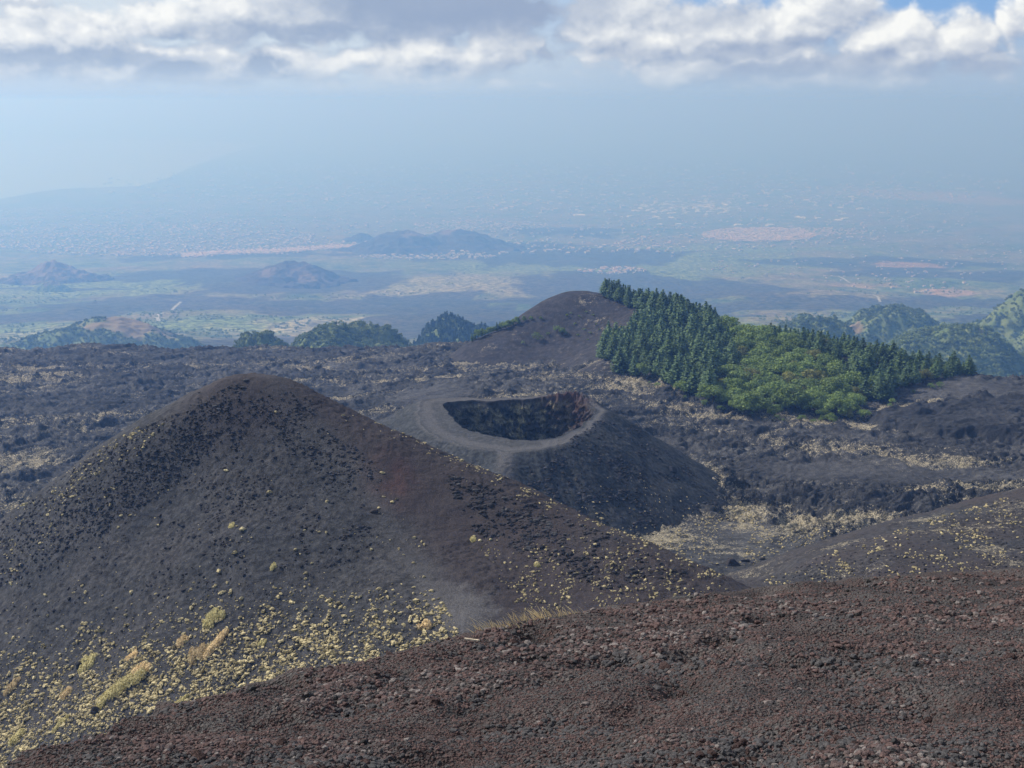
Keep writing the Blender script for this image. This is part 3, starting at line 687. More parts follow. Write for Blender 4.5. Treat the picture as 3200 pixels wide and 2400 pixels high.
def quads(centres, normals, ups, w, h, tone):
    """leaf-sized faces: one small quad at each centre"""
    n = normals / np.linalg.norm(normals, axis=1, keepdims=True)
    a = np.cross(ups, n); a /= np.linalg.norm(a, axis=1, keepdims=True) + 1e-9; b = np.cross(n, a)
    w = np.asarray(w)[:, None] * .5; h = np.asarray(h)[:, None] * .5
    V = np.stack([centres - a * w - b * h, centres + a * w - b * h * .8, centres + a * w * .7 + b * h, centres - a * w * .7 + b * h * .9], 1).reshape(-1, 3)
    return V, np.arange(len(V)).reshape(-1, 4), np.repeat(tone, 4)
def tube(p0, p1, r0, r1, n=6):
    p0, p1 = np.array(p0, float), np.array(p1, float); d = p1 - p0; d /= np.linalg.norm(d)
    u = np.cross(d, [1, 0, .3]); u /= np.linalg.norm(u); w = np.cross(d, u); a = np.linspace(0, 2 * math.pi, n, endpoint=False)
    ring = np.outer(np.cos(a), u) + np.outer(np.sin(a), w)
    return np.r_[p0 + ring * r0, p1 + ring * r1], np.array([[i, (i + 1) % n, n + (i + 1) % n, n + i] for i in range(n)])
def join(parts):
    V, Fc, o = [], [], 0
    for v, f in parts: V.append(v); Fc.append(f + o); o += len(v)
    return np.concatenate(V), np.concatenate(Fc)

# ------------------------------------------------------------------ materials of plants and stones
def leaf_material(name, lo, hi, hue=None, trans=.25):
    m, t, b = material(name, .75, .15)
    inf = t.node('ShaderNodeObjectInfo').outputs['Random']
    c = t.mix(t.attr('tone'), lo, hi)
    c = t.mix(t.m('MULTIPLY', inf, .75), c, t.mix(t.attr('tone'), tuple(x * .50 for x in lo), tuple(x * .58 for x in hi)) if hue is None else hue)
    t.l.new(c, b.inputs['Base Color'])
    tr = t.node('ShaderNodeBsdfTranslucent'); t.l.new(c, tr.inputs[0]); mx = t.node('ShaderNodeMixShader'); mx.inputs[0].default_value = trans
    out = m.node_tree.nodes['Material Output']; t.l.new(b.outputs[0], mx.inputs[1]); t.l.new(tr.outputs[0], mx.inputs[2]); t.l.new(mx.outputs[0], out.inputs[0])
    return m
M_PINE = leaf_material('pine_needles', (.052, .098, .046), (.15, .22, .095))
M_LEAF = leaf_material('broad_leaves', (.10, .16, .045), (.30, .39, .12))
M_YELLOW = leaf_material('yellowing_leaves', (.13, .15, .04), (.32, .31, .10))
M_FARWOOD = leaf_material('far_wood', (.095, .14, .052), (.25, .30, .115))
M_FARPINE = leaf_material('far_pines', (.07, .115, .07), (.16, .215, .12))
M_TUFT = leaf_material('cushion_plant', (.24, .195, .10), (.70, .585, .325), trans=.1)
M_DRY = leaf_material('dry_straw', (.50, .37, .19), (.85, .66, .38), trans=.25)
M_OLIVE = leaf_material('olive_scrub', (.34, .30, .14), (.72, .63, .31), trans=.2)
def simple(name, col, rough=.9, var=.35, sc_=2.0):
    m, t, b = material(name, rough, .15); co = t.node('ShaderNodeTexCoord').outputs['Object']; n = t.noise(co, sc_, 5, .65)
    t.l.new(t.mix(t.ramp(n, .3, .7), tuple(c * (1 - var) for c in col), tuple(c * (1 + var) for c in col)), b.inputs['Base Color']); bump(t, b, n, .5, .1); return m
M_BARK = simple('bark', (.06, .045, .035), sc_=3)
def stone_material(name, a, b_, c3, scale):
    m, t, b = material(name, .95, .12); co = t.node('ShaderNodeTexCoord').outputs['Object']; n = t.noise(co, scale, 4, .7)
    tn = t.m('FRACT', t.m('ADD', t.attr('tone'), t.m('MULTIPLY', t.node('ShaderNodeObjectInfo').outputs['Random'], 3.0)))
    c = t.mix(t.ramp(tn, .10, .22), tuple(q * .55 for q in a), a); c = t.mix(t.ramp(tn, .30, .55), c, b_); c = t.mix(t.ramp(tn, .80, .97), c, c3)
    c = t.mix(t.ramp(n, .3, .7), t.mix(1., c, (.6, .6, .6), 'MULTIPLY'), t.mix(1., c, (1.4, 1.4, 1.4), 'MULTIPLY'))
    t.l.new(c, b.inputs['Base Color']); bump(t, b, n, .8, .6 / scale); return m
M_STONE = stone_material('scoria_stone', (.062, .059, .060), (.094, .061, .056), (.16, .14, .13), 45)
M_ROCK = stone_material('lava_rock', (.027, .027, .031), (.040, .036, .038), (.068, .066, .068), 5)

# ------------------------------------------------------------------ trees
def conifer_shape(seed):
    r = np.random.default_rng(seed); h = 1.0; C, N, U, W, H, T = [], [], [], [], [], []
    wmax = r.uniform(.23, .31); lean = r.normal(0, .015, 2)
    lev = 22
    for i in range(lev):
        z = .12 + .87 * (i / (lev - 1)) ** .95; t = (z - .1) / .9
        R = wmax * (1 - t ** 1.25) ** (.75 + .25 * (seed % 3) / 2) * (.75 + .25 * min(1, t * 5)) * r.uniform(.82, 1.12) + .012
        nb = max(4, int(10 * (1 - t) + 4)); a0 = r.uniform(0, 6.28)
        for k in range(nb):
            a = a0 + 6.283 * k / nb + r.normal(0, .2); L = R * r.uniform(.7, 1.15); bt = r.uniform(0, 1)
            m = max(2, int(L / .03))
            for q in range(m):
                f = (q + .7) / m; p = np.array([math.cos(a) * L * f, math.sin(a) * L * f, z - .10 * L + .35 * L * f * f]) + r.normal(0, .008, 3)
                p[:2] += lean * z
                C.append(p); N.append(np.array([math.cos(a) * .4, math.sin(a) * .4, .9]) + r.normal(0, .45, 3)); U.append(np.array([math.cos(a), math.sin(a), .5]) + r.normal(0, .25, 3))
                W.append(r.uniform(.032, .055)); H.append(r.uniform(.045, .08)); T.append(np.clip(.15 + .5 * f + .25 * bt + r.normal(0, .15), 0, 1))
    crown = quads(np.array(C), np.array(N), np.array(U), np.array(W), np.array(H), np.array(T))
    tr = join([tube((0, 0, -.03), (lean[0] * .5, lean[1] * .5, .5), .018, .010), tube((lean[0] * .5, lean[1] * .5, .5), (lean[0], lean[1], .97), .010, .003)])
    return crown, tr
def broad_shape(seed, n=1700, spread=.46):
    """unit-high rounded tree: limbs carrying leaf clumps"""
    r = np.random.default_rng(seed); parts = [tube((0, 0, -.03), (0, 0, .35), .030, .022)]; lobes = []
    for k in range(11):
        a = k * 2.4 + r.normal(0, .3); el = r.uniform(.05, 1.0); rad = spread * (1 - .55 * el) * r.uniform(.55, .95)
        c = np.array([math.cos(a) * rad, math.sin(a) * rad, .36 + .46 * el]); lobes.append((c, r.uniform(.15, .23), r.uniform(0, 1)))
        parts.append(tube((0, 0, .22 + .1 * el), c, .014, .004, 5))
    lobes.append((np.array([0, 0, .80]), .2, .8))
    C, N, U, W, T = [], [], [], [], []
    for c, rad, lt in lobes:
        m = n // len(lobes); d = r.normal(size=(m, 3)); d /= np.linalg.norm(d, axis=1, keepdims=True); rr = rad * r.uniform(.45, 1.08, m) ** .6 * (1 + .22 * np.sin(d[:, 0] * 7 + seed) * np.cos(d[:, 1] * 6))
        p = c + d * rr[:, None] * np.array([1, 1, .8]); ok = p[:, 2] > .1
        p, d = p[ok], d[ok]; C.append(p); N.append(d + r.normal(0, .55, d.shape)); U.append(r.normal(size=d.shape)); W.append(r.uniform(.028, .055, len(p)))
        T.append(np.clip(.25 + .35 * lt + r.normal(0, .17, len(p)), 0, 1))
    C, N, U, W, T = map(np.concatenate, (C, N, U, W, T))
    return quads(C, N, U, W, W * 1.15, T), join(parts)
def tree_proto(name, shape, mat):
    (cv, cf, ct), (tv, tf) = shape
    return name, mesh_np(name + '_crown', cv, cf, {'tone': ct}, False), mesh_np(name + '_trunk', tv, tf), mat
def tree_thing(proto, x, y, z, sx, sz, yaw, label, cat, group):
    name, cm, tm, mat = proto
    o = bpy.data.objects.new(name, None); COL.objects.link(o); o.location = (x, y, z); o.rotation_euler = (0, 0, yaw); o.scale = (sx, sx, sz); o.empty_display_size = .1
    tag(o, label, cat, group)
    for nm, me, mt in (('crown', cm, mat), ('trunk', tm, M_BARK)):
        c = bpy.data.objects.new(nm, me); COL.objects.link(c); c.parent = o
        if not me.materials: me.materials.append(mt)
    return o
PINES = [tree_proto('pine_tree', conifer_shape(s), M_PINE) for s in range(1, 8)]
BROADS = [tree_proto('broadleaf_tree', broad_shape(s), M_LEAF) for s in range(11, 18)]
YELLOWS = [tree_proto('broadleaf_tree', broad_shape(s), M_YELLOW) for s in range(21, 24)]
BUSHES = [tree_proto('bush', broad_shape(s, 700, .62), M_LEAF) for s in range(31, 35)]
CREST_PX = [(590, 294), (602, 297), (648, 309), (685, 319.5), (722, 330), (760, 341), (800, 346), (833, 354), (880, 364), (926, 374), (972, 381)]
POLY_LEFT = [(601, 360), (604, 347), (628, 334), (644, 322), (660, 316), (690, 321), (722, 331), (728, 345), (742, 368), (724, 386), (716, 399), (694, 397), (657, 384), (606, 368)]
POLY_BROAD = [(724, 331), (745, 337), (770, 341), (800, 353), (830, 374), (858, 398), (868, 421), (833, 421), (787, 417), (741, 413), (700, 401), (676, 392), (706, 380), (738, 362), (728, 345)]
POLY_RIGHT = [(757, 341), (800, 346), (833, 354), (880, 364), (926, 374), (976, 381), (949, 380), (907, 391), (868, 405), (856, 396), (828, 372), (796, 351)]
def plant_forest():
    r = np.random.default_rng(77); cand = []
    sp_ = 9.0
    for j, y in enumerate(np.arange(730, 1260, sp_ * .92)):
        for x in np.arange(40, 420, sp_): cand.append((x + (j % 2) * sp_ / 2 + r.uniform(-3.2, 3.2), y + r.uniform(-3.2, 3.2)))
    for q in range(150):                                    # close rank of pines along the ridge behind the dome
        f = r.random(); a_, b_, d_ = np.interp(f, [0, .4, .75, 1], [604, 648, 685, 722]), np.interp(f, [0, .4, .75, 1], [297, 309, 319.5, 330]), np.interp(f, [0, .4, .75, 1], [1130, 1080, 1040, 1010]); xx, yy, _ = P(a_, b_, d_); yy += r.uniform(5, 32); cand.append((xx * yy / d_, yy))
    c = np.array(cand); z = forest_z(c[:, 0], c[:, 1]); lz = lava_z(c[:, 0], c[:, 1]); z = np.maximum(z, lz)
    px, py = proj(c[:, 0], c[:, 1], z)
    px, py = px + 9 * fbm(c[:, 0] / 28, c[:, 1] / 28, 3, seed=421), py + 5 * fbm(c[:, 0] / 28, c[:, 1] / 28, 3, seed=431)
    # distance behind the crest line (in plan)
    cr = np.array([P(a, b, d)[:2] for (a, b), d in zip(CREST_PX, [1148, 1130, 1080, 1040, 1010, 980, 950, 925, 895, 872, 862])]); cr = cr[np.argsort(cr[:, 0])]
    behind = c[:, 1] - np.interp(c[:, 0], cr[:, 0], cr[:, 1])
    L = inside(px, py, POLY_LEFT); B = inside(px, py, POLY_BROAD); R = inside(px, py, POLY_RIGHT)
    bh = (behind > 3) & (behind < 34) & (px > 604) & (px < 976); bl = bh & (px < 716); br = bh & (px >= 757)
    n = [0, 0, 0, 0]
    order = np.argsort(-((py > 0) * 1.0) * r.random(len(c))); wantp = [i for i in order if (L[i] or bl[i] or R[i] or br[i])]; wantb = [i for i in order if B[i] and not (L[i] or R[i])]
    print('FOREST wanted', len(wantp), len(wantb), int(bl.sum()), int(br.sum()))
    mixed = set(i for i in wantp if not (bl[i] or br[i]) and r.random() < .2); pines = sorted([i for i in wantp if i not in mixed], key=lambda i: c[i, 1] - 260 * (behind[i] > 3) * (behind[i] < 22) * bl[i]); far_p = pines[298:]; pines = pines[:298]; wantb = sorted(wantb, key=lambda i: c[i, 1]); far_b = wantb[222:]
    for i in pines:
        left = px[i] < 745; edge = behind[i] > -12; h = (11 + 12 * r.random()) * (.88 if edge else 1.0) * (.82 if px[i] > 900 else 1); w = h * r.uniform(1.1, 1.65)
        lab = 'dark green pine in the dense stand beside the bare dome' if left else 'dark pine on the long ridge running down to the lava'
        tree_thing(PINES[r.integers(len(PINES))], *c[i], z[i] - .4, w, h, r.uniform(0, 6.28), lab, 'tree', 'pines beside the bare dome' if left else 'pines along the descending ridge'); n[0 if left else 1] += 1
    for i in list(mixed)[:60]:
        yel = r.random() < .35; h = r.uniform(8, 12)
        tree_thing(YELLOWS[r.integers(3)] if yel else BROADS[r.integers(len(BROADS))], *c[i], z[i] - .3, h * r.uniform(1, 1.2), h, r.uniform(0, 6.28), 'yellowing broadleaf tree standing among dark pines' if yel else 'light green broadleaf tree tucked among the dark pines', 'tree',
                   'yellowing trees among the pines' if yel else 'light green trees among pines'); n[2] += 1
    for i in wantb[:222]:
        yel = r.random() < .08; h = 7 + 10 * r.random()
        tree_thing(YELLOWS[r.integers(3)] if yel else BROADS[r.integers(len(BROADS))], *c[i], z[i] - .3, h * r.uniform(1.15, 1.5), h, r.uniform(0, 6.28), 'yellowing broadleaf tree within the bright green grove' if yel else 'bright green broadleaf tree in the grove between pine stands', 'tree',
                   'yellowing trees in the grove' if yel else 'broadleaf trees of the green grove'); n[3] += 1
    # trees deeper in the wood, too many to set one by one
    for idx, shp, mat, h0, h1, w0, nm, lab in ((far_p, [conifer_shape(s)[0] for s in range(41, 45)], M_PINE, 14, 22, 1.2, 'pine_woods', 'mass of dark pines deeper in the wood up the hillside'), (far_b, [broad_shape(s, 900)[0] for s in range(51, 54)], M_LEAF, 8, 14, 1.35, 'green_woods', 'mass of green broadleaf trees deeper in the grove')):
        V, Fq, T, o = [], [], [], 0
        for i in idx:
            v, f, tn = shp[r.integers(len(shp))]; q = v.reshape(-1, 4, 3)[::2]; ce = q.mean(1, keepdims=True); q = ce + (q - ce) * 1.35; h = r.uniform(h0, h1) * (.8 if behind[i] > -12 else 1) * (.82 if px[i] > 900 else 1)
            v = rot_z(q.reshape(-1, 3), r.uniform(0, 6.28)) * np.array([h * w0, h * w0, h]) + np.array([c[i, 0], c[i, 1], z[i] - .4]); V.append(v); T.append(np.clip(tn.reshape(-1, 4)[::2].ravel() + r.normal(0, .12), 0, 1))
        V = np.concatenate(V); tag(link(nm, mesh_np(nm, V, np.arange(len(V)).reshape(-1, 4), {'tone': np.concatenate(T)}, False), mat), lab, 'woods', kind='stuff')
    print('TREES pines', n[0], n[1], 'mixed', n[2], 'grove', n[3])
    # bushes on the dome
    fl = [(472, 342), (478, 341), (485, 338), (491, 337), (497, 333), (503, 331), (508, 328), (513, 326), (519, 323), (524, 321), (531, 317), (541, 309), (475, 342), (482, 340), (488, 338), (494, 335), (500, 332), (506, 330), (511, 327), (516, 325)]
    for k, (px_, py_) in enumerate(fl):
        d = 1124 + r.uniform(-2, 8); x, y, _ = P(px_, py_, d); h = r.uniform(6.0, 9.5) if k not in (10, 11) else r.uniform(3, 5)
        tree_thing((BROADS if k % 4 else PINES)[k % 5], x, y, float(forest_z(x, y)) - .3, h * (1.05 if k % 3 else .9), h, r.uniform(0, 6), 'small tree on the left skyline of the bare dome', 'tree', 'small trees on the dome skyline')
    lone = [(537, 341, 10.5, 'large round bush at the foot of the bare dome'), (557, 334, 9.5, 'tall bush pair, left one, halfway across the dome foot'), (562.5, 335.5, 9.0, 'darker right bush of the pair at the dome foot'), (548, 336, 5, 'small pale bush between two larger ones at the dome foot'), (523, 344, 4, 'lowest small bush where the dome meets lava')]
    for k, (px_, py_, h, lab) in enumerate(lone):
        x, y, z_, ok = hit([px_], [py_], forest_z, 900, 1200); tree_thing(BUSHES[k % 4] if k != 2 else BROADS[1], x[0], y[0], z_[0] - .3, h * .95, h * .9, k, lab, 'bush', 'bushes at the dome foot')
    for k, (px_, py_) in enumerate([(571, 314), (567, 317), (579, 318), (586, 313), (575, 325), (593, 316), (584, 330), (590, 334), (599, 331), (596, 326), (601, 338), (588, 341), (578, 336)]):
        x, y, z_, ok = hit([px_], [py_], forest_z, 900, 1200); tree_thing(BUSHES[k % 4], x[0], y[0], z_[0] - .2, r.uniform(2.2, 4), r.uniform(2, 3.4), k, 'tiny scrub bush dotted on the bare dome face', 'bush', 'scrub dotted on the dome')
    # low scrub at the forest edge on the lava
    for k in range(26):
        t = r.random(); px_ = 606 + t * 340; py_ = np.interp(px_, [606, 657, 694, 741, 787, 861, 907, 949], [369, 386, 400, 414, 419, 423, 394, 383]) + r.uniform(0, 3)
        x, y, z_, ok = hit([px_], [py_], lambda a, b: np.maximum(lava_z(a, b), forest_z(a, b)), 600, 1200); h = r.uniform(2, 5)
        tree_thing(BUSHES[k % 4], x[0], y[0], z_[0] - .2, h * 1.2, h, k, 'low green bush along the forest edge on lava', 'bush', 'bushes along the forest edge')
plant_forest()

# ------------------------------------------------------------------ far wooded hills and old cones
def crown_template(seed, n=46, pine=False):
    r = np.random.default_rng(seed); d = r.normal(size=(n, 3)); d /= np.linalg.norm(d, axis=1, keepdims=True)
    if pine:
        z = r.uniform(.05, 1, n) ; rad = .28 * (1 - z) ** .7 + .02; p = np.stack([d[:, 0] * rad, d[:, 1] * rad, z], 1)
    else: p = d * np.array([.5, .5, .42]) * r.uniform(.6, 1.05, (n, 1)) + np.array([0, 0, .5])
    v, f, _ = quads(p, d + r.normal(0, .5, d.shape), r.normal(size=d.shape), r.uniform(.16, .30, n), r.uniform(.16, .30, n), np.zeros(n))
    return v, f
FAR_T = [crown_template(s) for s in range(5)]; FAR_P = [crown_template(s, 50, True) for s in range(5)]
def far_material(name, a, b_, c3):
    m, t, b = material(name, .95, .1); co = t.node('ShaderNodeTexCoord').outputs['Object']; n = t.noise(co, .02, 6, .65)
    c = t.mix(t.ramp(n, .35, .65), a, b_); c = t.mix(t.attr('bare'), c, c3); t.l.new(c, b.inputs['Base Color']); bump(t, b, n, .6, 8); return m
M_FHILL = far_material('far_hill', (.085, .12, .048), (.14, .165, .07), (.19, .15, .10))
M_FCONE = far_material('far_cone', (.040, .038, .040), (.075, .065, .058), (.15, .115, .10))
def far_hill(name, label, px, py, base_y, wpx, d, mat, bare=None, rot=0.0, sharp=1.3, crater=0, seed=0, depth=1.0):
    x, y, z = P(px, py, d); R = wpx / F * d * .5; zb = float(plain_z(x, y)); H = z - zb; n = 130
    u = np.linspace(-1.35, 1.35, n); U, V = np.meshgrid(u, u); r = np.hypot(U, V) * (1 + .16 * fbm(U * 1.6 + seed, V * 1.6, 3, seed=seed))
    if crater or mat is M_FCONE: k = np.clip(1.16 - np.sqrt(r * r + .026), 0, 1); k = .7 * k + .3 * k * k - .30 * crater * np.clip(1 - r / .22, 0, 1)
    else: k = np.clip(1 - np.clip(r, 0, 1) ** (2.3 if seed in (5, 6, 8, 2) else 1.6), 0, 1)
    k = k / k.max()
    X = x + U * R; Y = y + V * R * depth; Z = plain_z(X, Y) * 1.0 + H * k + H * .13 * fbm(U * 2.6, V * 2.6, 5, .6, seed=seed + 3) * (k > 0.02) - 4 * (k < .01)
    b = 0 * X
    if bare:
        for bx, by, br in bare: b = np.maximum(b, 1 - sstep(np.hypot(U - bx, V - by) / br + .5 * fbm(U * 4, V * 4, 3, seed=seed + 9), .5, 1.05))
    o = grid_mesh(name, X, Y, Z, mat, {'bare': b}); tag(o, label, 'hill', kind='structure')
    return X, Y, Z, b, k
def hill_wood(hl, label, n, h, pine, seed, mat):
    X, Y, Z, b, k = hl; r = np.random.default_rng(seed); i = r.integers(0, X.size, n * 3); ok = (k.ravel()[i] > .02) & (b.ravel()[i] < .45); i = i[ok][:n]
    j = (X[0, 1] - X[0, 0]); pos = np.stack([X.ravel()[i] + r.uniform(-j, j, len(i)) * .5, Y.ravel()[i] + r.uniform(-j, j, len(i)) * .5, Z.ravel()[i] - h * .08], 1)
    hh = h * r.uniform(.65, 1.25, len(i)); sc3 = np.stack([hh * 1.05, hh * 1.05, hh], 1)
    o = merged('woods', mat, FAR_P if pine else FAR_T, pos, sc3, r.uniform(0, 6.28, len(i)), np.clip(r.normal(.5, .28, len(i)), 0, 1)); tag(o, label, 'woods', kind='stuff')
hA = far_hill('wooded_hill', 'small wooded hill on the lava skyline, lower of the pair', 262, 335, 353, 135, 1950, M_FHILL, seed=1)
hill_wood(hA, 'dense green trees on the lower small hill behind the lava', 1400, 7, False, 1, M_FARWOOD)
hB = far_hill('wooded_hill', 'broad wooded hill behind the lava skyline', 347, 329, 352, 215, 2150, M_FHILL, seed=2)
hill_wood(hB, 'dense trees on the broad hill behind the lava skyline', 2600, 7.5, False, 2, M_FARWOOD)
hC = far_hill('wooded_hill', 'round pine covered hill left of the bare dome', 456, 320, 345, 140, 2600, M_FHILL, seed=3)
hill_wood(hC, 'bluish pines covering the round hill left of the dome', 2000, 11, True, 3, M_FARPINE)
hD = far_hill('wooded_hill', 'yellow green cone with a bare brown top at left', 108, 319, 346, 175, 3500, M_FHILL, bare=[(.25, -.05, .55)], seed=4)
hill_wood(hD, 'green trees ringing the bare brown topped cone', 2000, 7, False, 4, M_FARWOOD)
hI = far_hill('wooded_hill', 'far wooded hill with a bare orange scar', 895, 308, 323, 130, 3500, M_FHILL, bare=[(-.78, -.42, .24)], seed=5)
hill_wood(hI, 'trees on the far hill with the orange scar', 2600, 6.5, False, 5, M_FARWOOD)
hJ = far_hill('wooded_hill', 'bright green wooded hill with a small bare summit patch', 955, 329, 350, 185, 2600, M_FHILL, bare=[(.30, -.1, .22)], seed=6)
hill_wood(hJ, 'bright trees on the hill with the bare summit patch', 4200, 6.5, False, 6, M_FARWOOD)
hK = far_hill('wooded_hill', 'tall green hill cut off by the right edge', 1072, 277, 318, 215, 3500, M_FHILL, seed=7)
hill_wood(hK, 'trees on the tall hill at the right edge', 3600, 7, False, 7, M_FARWOOD)
hL = far_hill('wooded_hill', 'low wooded rise behind the ridge of pines', 812, 318.5, 326, 110, 3000, M_FHILL, seed=8)
hill_wood(hL, 'trees on the low rise behind the pine ridge', 1600, 6.5, False, 8, M_FARWOOD)
def far_d(px, py): return float(hit([px], [py], plain_z, 1500, 60000)[1][0])
dE = far_d(410, 251)
far_hill('old_cone', 'twin brown cone beside the pink town, left summit', 404, 232, 252, 120, dE, M_FCONE, bare=[(.12, -.2, .3)], crater=1, seed=9)
far_hill('old_cone', 'twin brown cone beside the pink town, right summit', 455, 231, 252, 130, dE + 250, M_FCONE, bare=[(-.1, -.2, .15)], crater=1, seed=10)
far_hill('old_cone', 'dark old cone with a pink scarred flank', 292, 263, 283, 105, far_d(290, 281), M_FCONE, bare=[(.35, -.45, .42), (-.35, -.55, .25)], crater=.7, seed=11)
far_hill('old_cone', 'brownish cone far off at the left', 54, 261, 281, 95, far_d(50, 281), M_FCONE, bare=[(.0, -.1, .9)], seed=12)
far_hill('old_cone', 'tiny reddish cone below the brownish one', 52, 281, 290, 40, far_d(52, 290), M_FHILL, bare=[(0, -.1, .5)], seed=13)
far_hill('old_cone', 'very distant low cone before the twin cones', 362, 233, 242, 34, far_d(365, 241), M_FCONE, seed=14)
# trees scattered over the near flank of the plain
def flank_wood():
    r = np.random.default_rng(99); n = 15000; px = r.uniform(-40, 1064, n); py = 268 + 110 * r.random(n) ** .8
    x, y, z, ok = hit(px, py, plain_z, 1600, 12000, 160)
    ok &= fbm(x / 500, y / 420, 4, .6, seed=901) > .02 + .25 * (py < 300)
    for i, (a, b, rx, ry) in enumerate(LAVA_SHADE_Z): ok &= ~(zone(x, y, a, b, rx, ry, .38, i) > .35)
    x, y, z = x[ok], y[ok], z[ok]; h = r.uniform(5, 11, len(x))
    o = merged('scattered_trees', M_FARWOOD, FAR_T, np.stack([x, y, z - .5], 1), np.stack([h * 1.3, h * 1.3, h], 1), r.uniform(0, 6.28, len(x)), np.clip(r.normal(.5, .25, len(x)), 0, 1))
    tag(o, 'green trees and scrub scattered across the lower flank', 'trees', kind='stuff'); print('FLANK', len(x))
flank_wood()

# ------------------------------------------------------------------ far houses and towns
def house_shape(l, w, h):
    v = np.array([(-l, -w, -3), (l, -w, -3), (l, w, -3), (-l, w, -3), (-l, -w, h), (l, -w, h), (l, w, h), (-l, w, h), (-l * .55, 0, h + w * .5), (l * .55, 0, h + w * .5)], float)
    walls = np.array([(0, 1, 5, 4), (1, 2, 6, 5), (2, 3, 7, 6), (3, 0, 4, 7)]); roof = np.array([(4, 5, 9, 8), (6, 7, 8, 9), (5, 6, 9, 9), (7, 4, 8, 8)])
    return v, walls, roof
def house_material(name, pale, roofc):
    m, t, b = material(name, .85, .2); c = t.mix(t.attr('tone'), pale, roofc); t.l.new(c, b.inputs['Base Color']); return m
M_HOUSE = house_material('house_paint', (.50, .49, .47), (.40, .29, .24))
M_PINKTOWN = house_material('town_paint', (.58, .50, .46), (.48, .35, .30))
M_SHED = house_material('shed_metal', (.70, .71, .72), (.62, .64, .66))
def house_mesh(name, l, w, h, mat):
    v, wl, rf = house_shape(l, w, h); me = bpy.data.meshes.new(name); me.from_pydata(v.tolist(), [], [tuple(f) for f in wl] + [tuple(dict.fromkeys(f)) for f in rf.tolist()]); me.update()
    a = me.attributes.new('tone', 'FLOAT', 'FACE'); a.data.foreach_set('value', [0.0] * 4 + [1.0] * 4); me.materials.append(mat); return me
